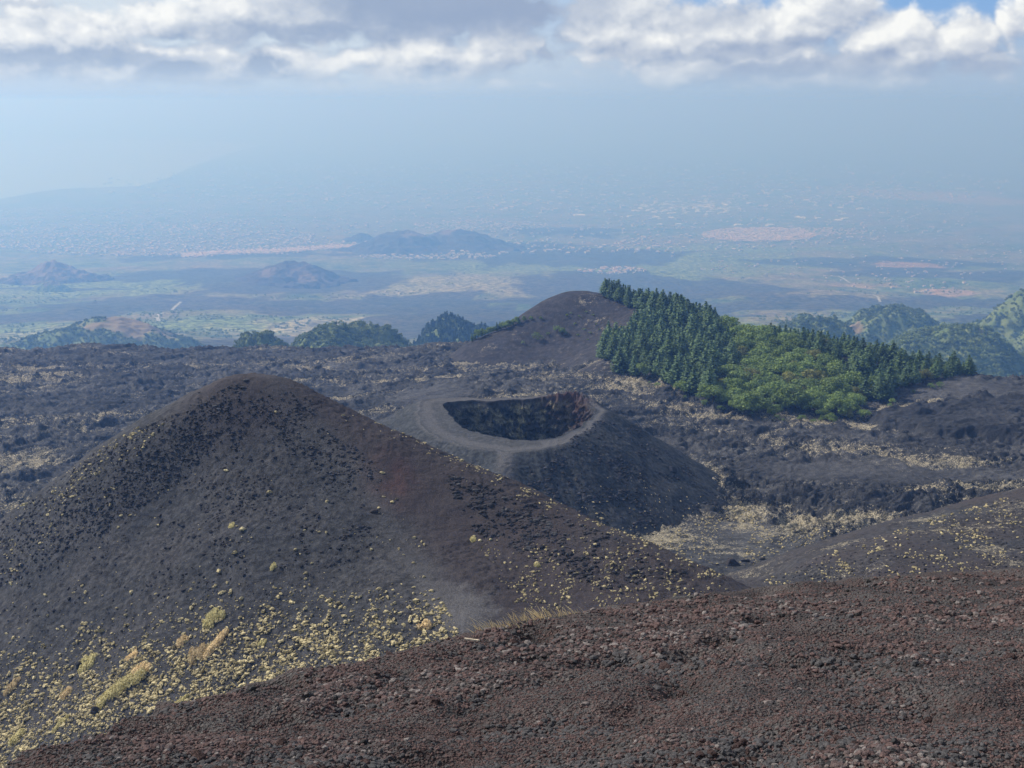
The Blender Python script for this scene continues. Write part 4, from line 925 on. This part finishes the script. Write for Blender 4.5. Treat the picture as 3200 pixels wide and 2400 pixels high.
def spread_houses():
    r = np.random.default_rng(31)
    def along(pts, thick, n):
        p = np.array(pts, float); t = r.random(n) * (len(p) - 1); i = t.astype(int); f = t - i; q = p[i] * (1 - f)[:, None] + p[i + 1] * f[:, None]
        return q[:, 0], q[:, 1] + r.normal(0, thick, n)
    def patch(px, py, rx, ry, n):
        a = r.uniform(0, 6.28, n); k = np.sqrt(r.random(n)) ; return px + rx * k * np.cos(a), py + ry * k * np.sin(a)
    sets = []
    for (qx, qy), mat, size, lab, grp, single in [
        (along([(182, 256), (215, 253.5), (250, 252), (285, 251), (320, 248), (358, 246)], 1.1, 1500), M_PINKTOWN, (6, 11), 'pink roofed house in the long town strip before the twin cones', 'houses of the long town', 60),
        (patch(760, 235, 58, 7, 1500), M_PINKTOWN, (6, 14), 'pale pink house in the round town out on the plain', 'houses of the round town', 50),
        (patch(800, 232, 75, 4, 300), M_PINKTOWN, (6, 13), 'pale pink house at the fringe of the round town', 'houses round the town', 0),
        (patch(150, 240, 170, 17, 1500), M_HOUSE, (7, 16), 'white house in the scattered suburbs left of the long town', 'white suburban houses', 40),
        (patch(60, 222, 200, 14, 600), M_HOUSE, (9, 18), 'tiny white house near the coast', 'white houses by the coast', 0),
        (patch(480, 226, 70, 5, 300), M_HOUSE, (8, 16), 'white house beyond the twin cones', 'houses beyond the twin cones', 0),
        (patch(430, 257, 70, 3, 120), M_HOUSE, (8, 14), 'white house below the twin cones', 'houses below the twin cones', 0),
        (patch(612, 271, 34, 3.5, 80), M_HOUSE, (6, 13), 'white house of the village left of the pine skyline', 'village houses', 40),
        (patch(860, 255, 190, 28, 260), M_HOUSE, (5, 9), 'lone white house among the right hand fields', 'houses among the fields', 40),
        (patch(560, 215, 420, 40, 1600), M_HOUSE, (8, 20), 'scattered farm building on the plain', 'farm buildings', 0),
        (patch(560, 186, 470, 26, 900), M_HOUSE, (14, 42), 'pale farm building far out on the plain', 'distant farm buildings', 0),
        (patch(910, 285, 60, 8, 26), M_HOUSE, (5, 9), 'white house near the orange quarry', 'houses near the quarry', 20),
        (patch(690, 208, 55, 7, 120), M_SHED, (18, 55), 'long white warehouse in the industrial belt', 'warehouses of the industrial belt', 30),
        (patch(700, 195, 230, 34, 110), M_SHED, (20, 70), 'pale greenhouse roof far out on the plain', 'greenhouses on the plain', 20)]:
        x, y, z, ok = hit(qx, qy, plain_z, 2500, 60000, 200); s = r.uniform(*size, len(x)) * (1 + .25 * (mat is not M_SHED))
        if mat is not M_SHED: s = np.maximum(s, y * .0006 * r.uniform(.75, 1.25, len(y)))
        oi = np.argsort(-s / y); rest = oi[single:]
        if single:
            protos = [house_mesh('warehouse' if mat is M_SHED else 'house', 1, .45 if mat is M_SHED else .7, .25 if mat is M_SHED else .8, mat) for _ in range(1)]
            for i in oi[:single]:
                o = bpy.data.objects.new('warehouse' if mat is M_SHED else 'house', protos[0]); COL.objects.link(o); o.location = (x[i], y[i], z[i]); o.scale = (s[i],) * 3; o.rotation_euler = (0, 0, r.uniform(-.6, .6)); tag(o, lab, 'building', grp)
        sets.append((np.stack([x, y, z], 1)[rest], s[rest], mat))
    for mat, name, lab in ((M_PINKTOWN, 'town_houses', 'mass of tiny pink roofed houses in the far towns'), (M_HOUSE, 'far_houses', 'specks of white houses scattered over the plain'), (M_SHED, 'far_sheds', 'specks of pale sheds on the plain')):
        ps = np.concatenate([p for p, _, m in sets if m is mat]); ss = np.concatenate([s for _, s, m in sets if m is mat]); w, hgt = (.45, .25) if mat is M_SHED else (.7, .8)
        v, wl, rf = house_shape(1, w, hgt)
        tv = np.concatenate([v, v]); tf = np.concatenate([wl, rf[:2] + 10])       # walls and roof planes
        n = len(ps); yaw = r.uniform(-.6, .6, n); c, s_ = np.cos(yaw)[:, None], np.sin(yaw)[:, None]; Lc = tv[None] * ss[:, None, None]; Lc[..., 2] = np.maximum(Lc[..., 2], -3)
        V = np.stack([Lc[..., 0] * c - Lc[..., 1] * s_, Lc[..., 0] * s_ + Lc[..., 1] * c, Lc[..., 2]], -1) + ps[:, None]
        Fm = (tf[None] + (np.arange(n) * 20)[:, None, None]).reshape(-1, 4); tone = np.tile(np.r_[np.zeros(10), np.ones(10)], n)
        o = link(name, mesh_np(name, V.reshape(-1, 3), Fm, {'tone': tone * np.repeat(r.uniform(.2, 1, n), 20)}, False), mat); tag(o, lab, 'houses', kind='stuff')
spread_houses()
# pale tracks and roads on the flank
def ribbon(pxs, w, label):
    q = np.array(pxs, float); t = np.linspace(0, len(q) - 1, 14 * len(q)); px = np.interp(t, range(len(q)), q[:, 0]); py = np.interp(t, range(len(q)), q[:, 1])
    x, y, z, _ = hit(px, py, plain_z, 1500, 40000, 300); d = np.stack([np.gradient(x), np.gradient(y)], 1); d /= np.linalg.norm(d, axis=1, keepdims=True); nrm = np.stack([-d[:, 1], d[:, 0]], 1) * w / 2
    cols = [np.stack([x + k * nrm[:, 0], y + k * nrm[:, 1]], 1) for k in (-1, 0, 1)]
    X = np.stack([c[:, 0] for c in cols], 1); Y = np.stack([c[:, 1] for c in cols], 1); Z = plain_z(X, Y) + 1.2
    tag(grid_mesh('road', X, Y, Z, M_ROAD), label, 'road', kind='structure')
M_ROAD = simple('pale_track', (.30, .29, .26), sc_=.05)
ribbon([(172, 310), (176, 306), (181, 302)], 16, 'short pale road streak on the dark flank')
ribbon([(159, 321), (157, 318), (159, 314.5), (163, 313)], 16, 'pale road bend among the scrub')
ribbon([(838, 276), (844, 279), (850, 283)], 14, 'pale track below the right hand fields')
ribbon([(690, 242), (700, 241), (720, 239)], 18, 'pale road leading into the round town')
ribbon([(866, 295), (872, 294.5), (878, 297), (880, 302)], 14, 'curved pale road before the wooded hills')

# ------------------------------------------------------------------ yellow cushion plants
def tuft_shape(seed):
    r = np.random.default_rng(seed); v, f = ico(1); v = v.copy(); v = v * (1 + .42 * r.uniform(-1, 1, (len(v), 1))); v *= np.array([1.25, r.uniform(.55, .9), .7]); v[:, 2] += .25
    return v, f
TUFTS = [tuft_shape(s) for s in range(9)]
both = lambda a, b: np.maximum(cone_z(a, b), -400)
def area(poly, n, dens=None, seed=0):
    r = np.random.default_rng(seed); p = np.array(poly); px = r.uniform(p[:, 0].min(), p[:, 0].max(), n * 3); py = r.uniform(p[:, 1].min(), p[:, 1].max(), n * 3); ok = inside(px, py, poly)
    if dens is not None: ok &= r.random(len(px)) < dens(px, py)
    return px[ok][:n], py[ok][:n]
def cluster(px, py, s=60, lo=-.1, hi=.4, seed=0): return sstep(fbm(px / s, py / s, 3, seed=seed), lo, hi)
def grow():
    r = np.random.default_rng(61); P_, S_, K = [], [], []
    low = lambda x, y: np.clip((y - np.interp(x, [0, 240, 470], [635, 580, 575])) / 100, 0.01, 1) ** 1.15 * (.32 + .68 * cluster(x, y, 26, -.3, .4, 3))
    for key, zf, (px, py), lo, hi in [
        ('lower slope', cone_z, area([(-30, 600), (130, 575), (260, 560), (350, 575), (436, 590), (470, 650), (347, 690), (231, 722), (116, 750), (0, 790), (-30, 800)], 20000, low, 1), .10, .48),
        ('left flank', cone_z, area([(0, 522), (93, 453), (150, 420), (165, 425), (110, 500), (50, 560), (0, 600)], 1500, lambda x, y: (.15 + .85 * cluster(x, y, 22, -.1, .3, 5)) * np.clip(1.15 - (y - np.interp(x, [0, 150], [520, 410])) / 75, .1, 1), 2), .10, .42),
        ('right flank', cone_z, area([(470, 535), (520, 545), (600, 535), (660, 555), (735, 588), (690, 600), (600, 608), (520, 612)], 800, lambda x, y: .15 + .85 * cluster(x, y, 26, -.2, .3, 7), 4), .09, .36),
        ('whole cone', cone_z, area([(0, 520), (200, 390), (270, 385), (380, 440), (450, 590), (300, 590), (0, 640)], 330, lambda x, y: cluster(x, y, 40, -.1, .3, 9) * np.clip((y - 430) / 120, .03, 1), 6), .10, .5)]:
        x, y, z, ok = hit(px, py, zf, 180, 400, 260); ok &= y < 395; P_.append(np.stack([x, y, z], 1)[ok]); S_.append((lo + (hi - lo) * r.random(ok.sum()) ** 2.6) * (.75 + .5 * r.random(ok.sum()))); K += [key] * int(ok.sum())
    # along and just behind the right-hand crest
    t = r.random(900) ** .8; cx = np.interp(t, np.linspace(0, 1, 9), [340, 380, 430, 470, 520, 570, 620, 670, 725]); cy = np.interp(cx, [340, 407, 463, 509, 556, 602, 648, 694, 741], [409, 440, 465, 484, 505, 525.5, 544, 567, 588]); cd = np.interp(cx, [340, 407, 463, 556, 648, 741], [304, 297, 289, 276, 262, 248])
    keep = cluster(cx, cy * 0, 12, -.25, .2, 13) * np.clip((cx - 300) / 150, .3, 1) > r.random(900); x, y, _ = (np.array(v) for v in zip(*[P(a, b, c) for a, b, c in zip(cx, cy, cd)])); o = r.normal(1.5, 3.2, 900); x = x + .35 * o; y = y + .93 * o
    z = cone_z(x, y); P_.append(np.stack([x, y, z], 1)[keep]); S_.append(.10 + .26 * r.random(keep.sum()) ** 2); K += ['crest'] * int(keep.sum())
    # neighbouring slope, basin and crater foot
    px, py = area([(760, 583), (836, 550), (952, 513), (1030, 491), (1030, 566), (882, 578), (780, 588)], 1100, lambda a, b: .12 + .88 * cluster(a, b, 24, -.15, .3, 15), 8)
    x, y, z, ok = hit(px, py, side_z, 200, 420, 260); P_.append(np.stack([x, y, z], 1)[ok]); S_.append(.09 + .32 * r.random(ok.sum()) ** 2.2); K += ['side slope'] * int(ok.sum())
    px, py = area([(640, 545), (700, 520), (740, 500), (860, 530), (830, 565), (760, 580), (700, 560)], 1500, lambda a, b: .1 + .9 * cluster(a, b, 24, -.2, .3, 17), 10)
    x, y, z, ok = hit(px, py, lambda a, b: np.maximum(lava_z(a, b), crater_z(a, b)), 380, 700, 260); P_.append(np.stack([x, y, z], 1)[ok]); S_.append(.12 + .36 * r.random(ok.sum()) ** 2.2); K += ['basin'] * int(ok.sum())
    px, py = area([(560, 540), (600, 470), (640, 470), (736, 505), (700, 530), (640, 548)], 230, lambda a, b: .1 + .9 * np.clip((b - 470) / 70, 0, 1), 12)
    x, y, z, ok = hit(px, py, crater_z, 420, 640, 260); P_.append(np.stack([x, y, z], 1)[ok]); S_.append(.15 + .45 * r.random(ok.sum()) ** 2.2); K += ['crater'] * int(ok.sum())
    Pn, Sn, K = np.concatenate(P_), np.concatenate(S_), np.array(K); size = Sn / Pn[:, 1]
    LAB = {'lower slope': 'yellow cushion plant crowding the lower left cone slope', 'left flank': 'yellow cushion plant on the left flank of the near cone', 'right flank': 'yellow cushion plant on the right face of the near cone',
           'whole cone': 'lone dry tuft high on the bare face of the near cone', 'crest': 'yellow tuft along the right hand crest of the near cone', 'side slope': 'dry tuft on the brown slope at the right edge', 'basin': 'dry tuft on the ash basin floor', 'crater': 'lone tuft on the flank of the crater cone'}
    big = np.argsort(-size)[:300]; rest = np.setdiff1d(np.arange(len(Pn)), big)
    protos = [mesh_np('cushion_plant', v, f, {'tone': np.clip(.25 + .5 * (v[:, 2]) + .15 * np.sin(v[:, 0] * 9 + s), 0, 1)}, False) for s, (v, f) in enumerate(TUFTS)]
    for me in protos: me.materials.append(M_TUFT)
    for i in big:
        o = bpy.data.objects.new('cushion_plant', protos[i % 9]); COL.objects.link(o); o.location = Pn[i]; o.scale = (Sn[i] * r.uniform(.8, 1.2), Sn[i] * r.uniform(.8, 1.2), Sn[i] * r.uniform(.7, 1.1)); o.rotation_euler = (0, 0, r.uniform(0, 6.28)); tag(o, LAB[K[i]], 'cushion plant', 'cushion plants: ' + K[i])
    sc3 = Sn[rest][:, None] * r.uniform(.7, 1.25, (len(rest), 3)); tone = np.clip(r.normal(.55, .25, len(rest)), 0, 1)
    o = merged('cushion_plants', M_TUFT, TUFTS, Pn[rest], sc3, r.uniform(0, 6.28, len(rest)), tone); tag(o, 'thousands of small yellow tufts dotting the cinder slopes', 'cushion plants', kind='stuff'); print('TUFTS', len(Pn))
grow()
# larger dry and olive shrubs among the cushions
def shrub_shape(seed, n, l, w, h):
    r = np.random.default_rng(seed); k = 6; cs = np.stack([np.linspace(-l * .6, l * .6, k), r.normal(0, w * .25, k), np.zeros(k)], 1); i = r.integers(0, k, n); d = r.normal(size=(n, 3)); d[:, 2] = np.abs(d[:, 2]); d /= np.linalg.norm(d, axis=1, keepdims=True)
    taper = .55 + .45 * np.sin(np.linspace(.5, 2.6, k))[i]
    p = cs[i] + d * np.array([l * .38, w * .75, h]) * (taper * r.uniform(.35, 1.05, n) ** .5)[:, None]
    return quads(p, d + r.normal(0, .6, d.shape), np.array([0, 0, 1.]) + d * .6 + r.normal(0, .3, d.shape), r.uniform(.10, .2, n), r.uniform(.25, .5, n), np.clip(.35 + .5 * p[:, 2] / h + r.normal(0, .2, n), 0, 1))
SHRUBS = [(213, 619, 2.9, 1.3, 1.1, .62, 'o', 'topmost large olive shrub of the tufted lower slope'), (216, 645, 4.2, .9, 1.0, .85, 'd', 'long straw coloured shrub just below the topmost olive one'), (196, 653, 2.6, 1.3, .8, .7, 'd', 'ragged straw shrub left of the long straw one'),
          (182, 641, 1.6, .9, .6, .6, 'd', 'thin dry shrub above the ragged straw one'), (126, 684, 5.2, 2.6, 1.3, .6, 'o', 'largest olive and straw shrub in the thick of the cushions'), (108, 697, 3.4, 1.4, .9, .6, 'o', 'olive tail of scrub below the largest shrub'), (140, 672, 2.6, 1.2, .9, .6, 'd', 'straw shrub on the upper end of the largest one'),
          (88, 664, 2.8, 1.0, .9, .6, 'o', 'olive shrub with a dark rock at its side'), (12, 687, 2.5, .8, .9, .7, 'd', 'orange straw shrub by the left picture edge'), (66, 694, 1.7, .9, .7, .6, 'd', 'small straw shrub between the edge and largest shrubs'),
          (132, 656, 1.7, 1.0, .7, .6, 'd', 'dry shrub of broken stems above the largest shrub'), (17, 738, 2.2, .9, .8, .6, 'o', 'olive shrub low by the left edge'), (262, 644, 1.2, .5, .5, .7, 'o', 'single green leaf shaped shrub on the dark slope'), (273, 567, 1.0, .5, .5, .8, 'o', 'pale green shrub alone high on the dark slope'),
          (231, 526, 1.0, .6, .4, .8, 'o', 'small pale shrub halfway up the near cone'), (425, 627, 1.5, 1.1, 1.3, .9, 'd', 'golden dry shrub beside the path saddle'), (175, 706, 3.6, .6, .5, .5, 'o', 'olive scrub peeping over the scree edge'), (60, 725, 2.3, .8, .7, .6, 'o', 'low olive shrub under the cushions at lower left'), (473, 540, 1.0, .7, .5, .6, 'o', 'round pale tuft on the reddish right face'),
          (537, 566, .9, .7, .5, .6, 'o', 'pale green tuft low on the right face')]
for k, (px, py, l, w, h, yw, kind, lab) in enumerate(SHRUBS):
    x, y, z, ok = hit([px], [py], cone_z, 180, 400); v, f, tn = shrub_shape(k + 70, int(400 + 420 * l), l * .95, w * 1.75, h * 1.15)
    # lean the clump along the slope
    gx = float(cone_z(x[0] + 1, y[0]) - cone_z(x[0] - 1, y[0])) / 2; gy = float(cone_z(x[0], y[0] + 1) - cone_z(x[0], y[0] - 1)) / 2
    v = rot_z(v, yw); v[:, 2] += v[:, 0] * gx + v[:, 1] * gy
    o = link('dry_shrub' if kind == 'd' else 'olive_shrub', mesh_np('shrub', v, f, {'tone': tn}, False), M_DRY if kind == 'd' else M_OLIVE); o.location = (x[0], y[0], z[0] - .05); tag(o, lab, 'shrub', 'large shrubs on the near cone')

# ------------------------------------------------------------------ rocks
ROCKS = [stone_shape(s, 1, .75, .14) for s in range(200, 208)]
def strew():
    r = np.random.default_rng(43); P_, S_, K = [], [], []
    for key, zf, (px, py), lo, hi, d1 in [
        ('upper left face', cone_z, area([(20, 515), (200, 385), (300, 390), (380, 470), (390, 560), (200, 600), (0, 620)], 4200, lambda x, y: (.10 + .9 * cluster(x, y, 40, -.2, .35, 21)) * np.clip(1.25 - (y - 400) / 190, .1, 1), 21), .15, .62, 400),
        ('left flank', cone_z, area([(0, 525), (93, 453), (250, 376), (200, 470), (60, 560), (0, 590)], 2200, None, 22), .16, .7, 400),
        ('right face', cone_z, area([(440, 470), (509, 490), (620, 540), (690, 575), (600, 590), (470, 530)], 2200, lambda x, y: .15 + .85 * cluster(x, y, 30, -.2, .3, 23), 23), .18, .8, 400),
        ('lower slope', cone_z, area([(0, 600), (350, 560), (440, 600), (300, 680), (0, 750)], 1500, None, 24), .08, .3, 400),
        ('crater flank', crater_z, area([(520, 480), (560, 445), (600, 420), (640, 430), (735, 505), (690, 535), (620, 545), (560, 530)], 2400, lambda x, y: .1 + .9 * cluster(x, y, 24, -.1, .35, 25), 25), .4, 1.1, 640),
        ('side slope', side_z, area([(760, 583), (836, 550), (952, 513), (1030, 491), (1030, 566), (882, 578), (780, 588)], 900, None, 26), .18, .5, 420)]:
        x, y, z, ok = hit(px, py, zf, 180, d1, 260); ok &= y < d1 - 8; P_.append(np.stack([x, y, z], 1)[ok]); m = int(ok.sum()); S_.append(lo + (hi - lo) * r.random(m) ** 3.2); K += [key] * m
    Pn, Sn, K = np.concatenate(P_), np.concatenate(S_), np.array(K); big = np.argsort(-Sn / Pn[:, 1])[:280]; rest = np.setdiff1d(np.arange(len(Pn)), big)
    LAB = {'upper left face': 'dark lava rock on the broad face of the near cone', 'left flank': 'dark rock near the left skyline of the near cone', 'right face': 'reddish black rock on the right face of the near cone', 'lower slope': 'small dark rock on the lower slope among tufts', 'crater flank': 'dark rock on the outer flank of the crater cone', 'side slope': 'dark rock on the brown slope at the right edge'}
    protos = [mesh_np('lava_rock', v, f, {'tone': np.full(len(v), .5)}, False) for v, f in ROCKS]
    for me in protos: me.materials.append(M_ROCK)
    for i in big:
        o = bpy.data.objects.new('lava_rock', protos[i % 8]); COL.objects.link(o); o.location = Pn[i]; o.scale = (Sn[i] * 1.25, Sn[i], Sn[i] * .8); o.rotation_euler = (0, 0, r.uniform(.1, .9)); tag(o, LAB[K[i]], 'rock', 'lava rocks: ' + K[i])
    sc3 = Sn[rest][:, None] * np.array([1.15, 1, 1.0]) * r.uniform(.75, 1.25, (len(rest), 3))
    o = merged('rock_rubble', M_ROCK, ROCKS, Pn[rest], sc3, r.uniform(-.5, 1.4, len(rest)), r.random(len(rest))); tag(o, 'dark lava rubble strewn over the cinder slopes', 'rubble', kind='stuff'); print('ROCKS', len(Pn))
strew()
for px, py, s, sx, lab, sd in [(732, 564, 3.1, 1.25, 'largest black boulder lying in the ash basin', 301), (745, 561, 1.3, 1.5, 'low black rock right of the largest basin boulder', 302), (762, 559, 1.1, 1.6, 'flat dark rock farthest right in the ash basin', 303), (716, 565, 1.0, 1.8, 'thin dark slab left of the largest basin boulder', 304), (753, 563, .8, 1.2, 'small black rock between the two flat basin rocks', 305),
                               (672, 470, 3.0, 1.0, 'dark block standing at the foot of the crater cone', 306)]:
    x, y, z, ok = hit([px], [py], lambda a, b: np.maximum(lava_z(a, b), crater_z(a, b)), 380, 800); v, f = stone_shape(sd, 3, .75, .07)
    o = link('boulder', mesh_np('boulder', v * np.array([s * sx, s, s * .85]), f, {'tone': np.full(len(v), .1)}, False), M_ROCK); o.location = (x[0], y[0], z[0] + s * .1); tag(o, lab, 'boulder', 'boulders beyond the near cone')
for px, py, s, lab, sd in [(374, 512, 1.0, 'round reddish boulder on the ridge path of the near cone', 311), (80, 668, 1.0, 'dark rock beside an olive shrub on the lower slope', 312), (95, 712, 1.1, 'dark red rock among the cushions near the scree edge', 313)]:
    x, y, z, ok = hit([px], [py], cone_z, 180, 400); v, f = stone_shape(sd, 3, .8, .07); o = link('boulder', mesh_np('boulder', v * s, f, {'tone': np.full(len(v), .6)}, False), M_ROCK); o.location = (x[0], y[0], z[0] + s * .25); tag(o, lab, 'boulder', 'boulders on the near cone')

# ------------------------------------------------------------------ scree stones in front
STONES = [stone_shape(s, 1, .75, .16) for s in range(400, 412)]
SMALL = [stone_shape(s, 0, .75, .22) for s in range(420, 432)]
def crest_y(px): return np.interp(px, [c[0] for c in CREST], [c[1] for c in CREST])
def scree():
    r = np.random.default_rng(17); n = 140000; px = r.uniform(-260, 1290, n); py = crest_y(px) + 1 + (850 - crest_y(px)) * r.random(n) ** 1.05
    x, y, z, ok = hit(px, py, lambda a, b: fore_base(a, b)[0], 3, 40, 200); x, y = x[ok], y[ok]
    z = fore_z(x, y); red = fbm(x / 1.6, y / .9, 4, .6, seed=801); coarse = sstep(fbm(x / 2.2, y / 1.4, 3, seed=811) + .35 * (y > 11) - .02 * x, -.25, .5)
    s = (.011 + .022 * r.random(len(x)) ** 2.4) * (.72 + .62 * coarse) * np.clip(y / 11, .75, 1.35)
    bigk = r.random(len(x)) < .003; s = np.where(bigk, s * r.uniform(1.6, 2.6, len(x)), s)
    tone = np.where(r.random(len(x)) < np.clip(.32 + .55 * red, .08, .85), r.uniform(.56, .80, len(x)), r.uniform(.16, .33, len(x))); tone = np.where(r.random(len(x)) < .008, r.uniform(.88, .99, len(x)), tone)
    pit = np.zeros(len(x), bool)                            # dark coarse grains in the trodden hollows, also painting in their shade
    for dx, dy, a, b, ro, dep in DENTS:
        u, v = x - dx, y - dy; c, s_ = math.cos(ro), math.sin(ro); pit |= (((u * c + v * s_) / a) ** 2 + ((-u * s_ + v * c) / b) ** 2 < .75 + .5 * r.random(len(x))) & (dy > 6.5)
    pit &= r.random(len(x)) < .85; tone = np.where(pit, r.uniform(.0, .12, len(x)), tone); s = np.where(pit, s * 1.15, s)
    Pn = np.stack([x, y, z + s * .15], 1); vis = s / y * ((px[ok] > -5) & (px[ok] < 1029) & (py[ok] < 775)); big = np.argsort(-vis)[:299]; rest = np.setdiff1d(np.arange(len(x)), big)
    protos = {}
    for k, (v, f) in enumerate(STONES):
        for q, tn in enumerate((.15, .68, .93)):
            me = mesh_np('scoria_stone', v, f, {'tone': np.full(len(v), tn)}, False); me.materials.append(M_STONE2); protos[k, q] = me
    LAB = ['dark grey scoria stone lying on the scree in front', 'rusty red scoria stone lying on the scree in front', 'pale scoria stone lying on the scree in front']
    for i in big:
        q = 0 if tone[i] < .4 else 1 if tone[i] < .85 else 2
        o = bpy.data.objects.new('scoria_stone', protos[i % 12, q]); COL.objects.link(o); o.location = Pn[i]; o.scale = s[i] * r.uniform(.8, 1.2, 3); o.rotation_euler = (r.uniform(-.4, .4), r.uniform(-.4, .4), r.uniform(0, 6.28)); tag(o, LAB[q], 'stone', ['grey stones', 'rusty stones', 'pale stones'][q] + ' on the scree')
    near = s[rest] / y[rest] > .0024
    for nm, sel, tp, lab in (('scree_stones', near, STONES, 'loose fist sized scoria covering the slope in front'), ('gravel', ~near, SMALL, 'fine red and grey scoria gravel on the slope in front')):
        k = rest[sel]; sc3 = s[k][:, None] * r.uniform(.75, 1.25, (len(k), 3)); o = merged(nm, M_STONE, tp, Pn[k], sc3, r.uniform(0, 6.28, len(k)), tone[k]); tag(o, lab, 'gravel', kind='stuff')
    print('SCREE', len(x), near.sum())
M_STONE2 = stone_material('loose_stone', (.062, .059, .060), (.094, .061, .056), (.16, .14, .13), 3)
for nd in M_STONE2.node_tree.nodes:                      # single stones keep the colour of their kind
    if nd.type == 'OBJECT_INFO': M_STONE2.node_tree.links.remove(nd.outputs['Random'].links[0])
scree()
for px, py, s, lab, sd, tn in [(302, 744, .055, 'largest dark scoria lump at the bottom left of the scree', 451, .1), (316, 748, .032, 'dark lump right behind the largest one', 452, .1), (162, 706, .05, 'round grey stone on the scree edge', 453, .2), (252, 690, .05, 'dark reddish block on the scree edge', 454, .6), (545, 672, .05, 'pale whitish stone in mid scree', 455, .95), (585, 656, .045, 'black stone under the dry grass', 456, .05), (893, 588, .06, 'dark upright stone on the right scree skyline', 457, .05)]:
    rx, _, rz = ray(px, py); x, y, z, ok = hit([px], [py], lambda a, b: fore_base(a, b)[0], 3, 40); v, f = stone_shape(sd, 2, .85, .09)
    me = mesh_np('scoria_lump', v * s, f, {'tone': np.full(len(v), tn)}, False); o = link('scoria_lump', me, M_STONE2); o.location = (x[0], y[0], float(fore_z(x, y)[0]) + s * .45); tag(o, lab, 'stone', 'larger lumps on the scree')
def splinter():
    x, y, z, ok = hit([472], [642.5], lambda a, b: fore_base(a, b)[0], 3, 40); v = np.array([(-.16, -.022, 0), (.16, -.015, 0), (.17, .018, 0), (-.15, .024, 0), (-.16, -.018, .03), (.15, -.012, .025), (.16, .015, .022), (-.155, .02, .03)]) * .62
    f = np.array([(0, 3, 2, 1), (4, 5, 6, 7), (0, 1, 5, 4), (1, 2, 6, 5), (2, 3, 7, 6), (3, 0, 4, 7)]); v = rot_z(v, -.25)
    o = link('wood_splinter', mesh_np('wood_splinter', v, f, None, False), simple('pale_wood', (.60, .50, .36), sc_=20)); o.location = (x[0], y[0], float(fore_z(x, y)[0]) + .04); tag(o, 'pale wooden splinter lying on the scree near the dry grass', 'wood piece')
splinter()
# dry grass standing on the edge of the scree
def blades(seed, n, h, spread):
    r = np.random.default_rng(seed); V, Fc, T = [], [], []; o = 0
    for i in range(n):
        a = r.uniform(0, 6.28); b = np.array([r.normal(0, spread), r.normal(0, spread * .5), -.03]); L = h * r.uniform(.45, 1.1); lean = np.array([-.35 + r.normal(0, .35), r.normal(0, .25), 1]); side = np.array([math.cos(a), math.sin(a), 0]) * .0055
        for k in range(4):
            t0 = k / 3; p = b + lean * L * t0 + np.array([-.25, 0, -.12]) * L * t0 * t0; wd = side * (1 - t0 * .75) * (1.5 if k == 2 else 1)
            V += [p - wd, p + wd]; T += [min(1, .35 + .5 * t0 + r.normal(0, .1))] * 2
        Fc += [(o + 2 * k, o + 2 * k + 1, o + 2 * k + 3, o + 2 * k + 2) for k in range(3)]; o += 8
    return np.array(V), np.array(Fc), np.clip(T, 0, 1)
for k, (px, h, n, sp_) in enumerate([(484, .26, 26, .06), (492, .34, 34, .05), (500, .24, 40, .08), (508, .28, 46, .09), (516, .24, 44, .09), (524, .20, 40, .09), (532, .34, 46, .06), (538, .38, 40, .05), (545, .30, 44, .07), (553, .34, 44, .06), (560, .24, 34, .08), (570, .20, 40, .09), (577, .17, 34, .07)]):
    py = float(crest_y(px)) + (1.5 if k % 2 else .5); x, y, z, ok = hit([px], [py], lambda a, b: fore_base(a, b)[0], 3, 60); v, f, tn = blades(500 + k, int(n * .5), h * .68, sp_ * 1.4)
    me = mesh_np('dry_grass', v, f, {'tone': tn}, False); o = link('dry_grass_clump', me, M_DRY); o.location = (x[0], y[0], float(fore_z(x, y)[0]))
    tag(o, 'tall straw blades clumped on the scree edge by the path saddle', 'grass clump', 'dry grass clumps on the scree edge')

# ------------------------------------------------------------------ haze: a closed box of thin even air
def build_haze():
    x, y0, y1, z0, z1 = 95000., -600., 112000., SEA - 12, 40.
    v = [(i, j, k) for k in (z0, z1) for j in (y0, y1) for i in (-x, x)]
    f = [(0, 2, 3, 1), (4, 5, 7, 6), (0, 1, 5, 4), (2, 6, 7, 3), (0, 4, 6, 2), (1, 3, 7, 5)]
    me = bpy.data.meshes.new('haze'); me.from_pydata(v, [], f); me.update()
    m = bpy.data.materials.new('air'); m.use_nodes = True; n = m.node_tree.nodes; n.clear()
    o = n.new('ShaderNodeOutputMaterial'); p = n.new('ShaderNodeVolumePrincipled')
    p.inputs['Color'].default_value = (.152, .335, .765, 1); p.inputs['Absorption Color'].default_value = (.65, .48, .0, 1)
    p.inputs['Density'].default_value = HAZE_DENSITY; p.inputs['Anisotropy'].default_value = .35
    m.node_tree.links.new(p.outputs[0], o.inputs['Volume'])
    return tag(link('haze', me, m), 'pale blue haze thickening over the plain', 'haze', kind='stuff')
build_haze()
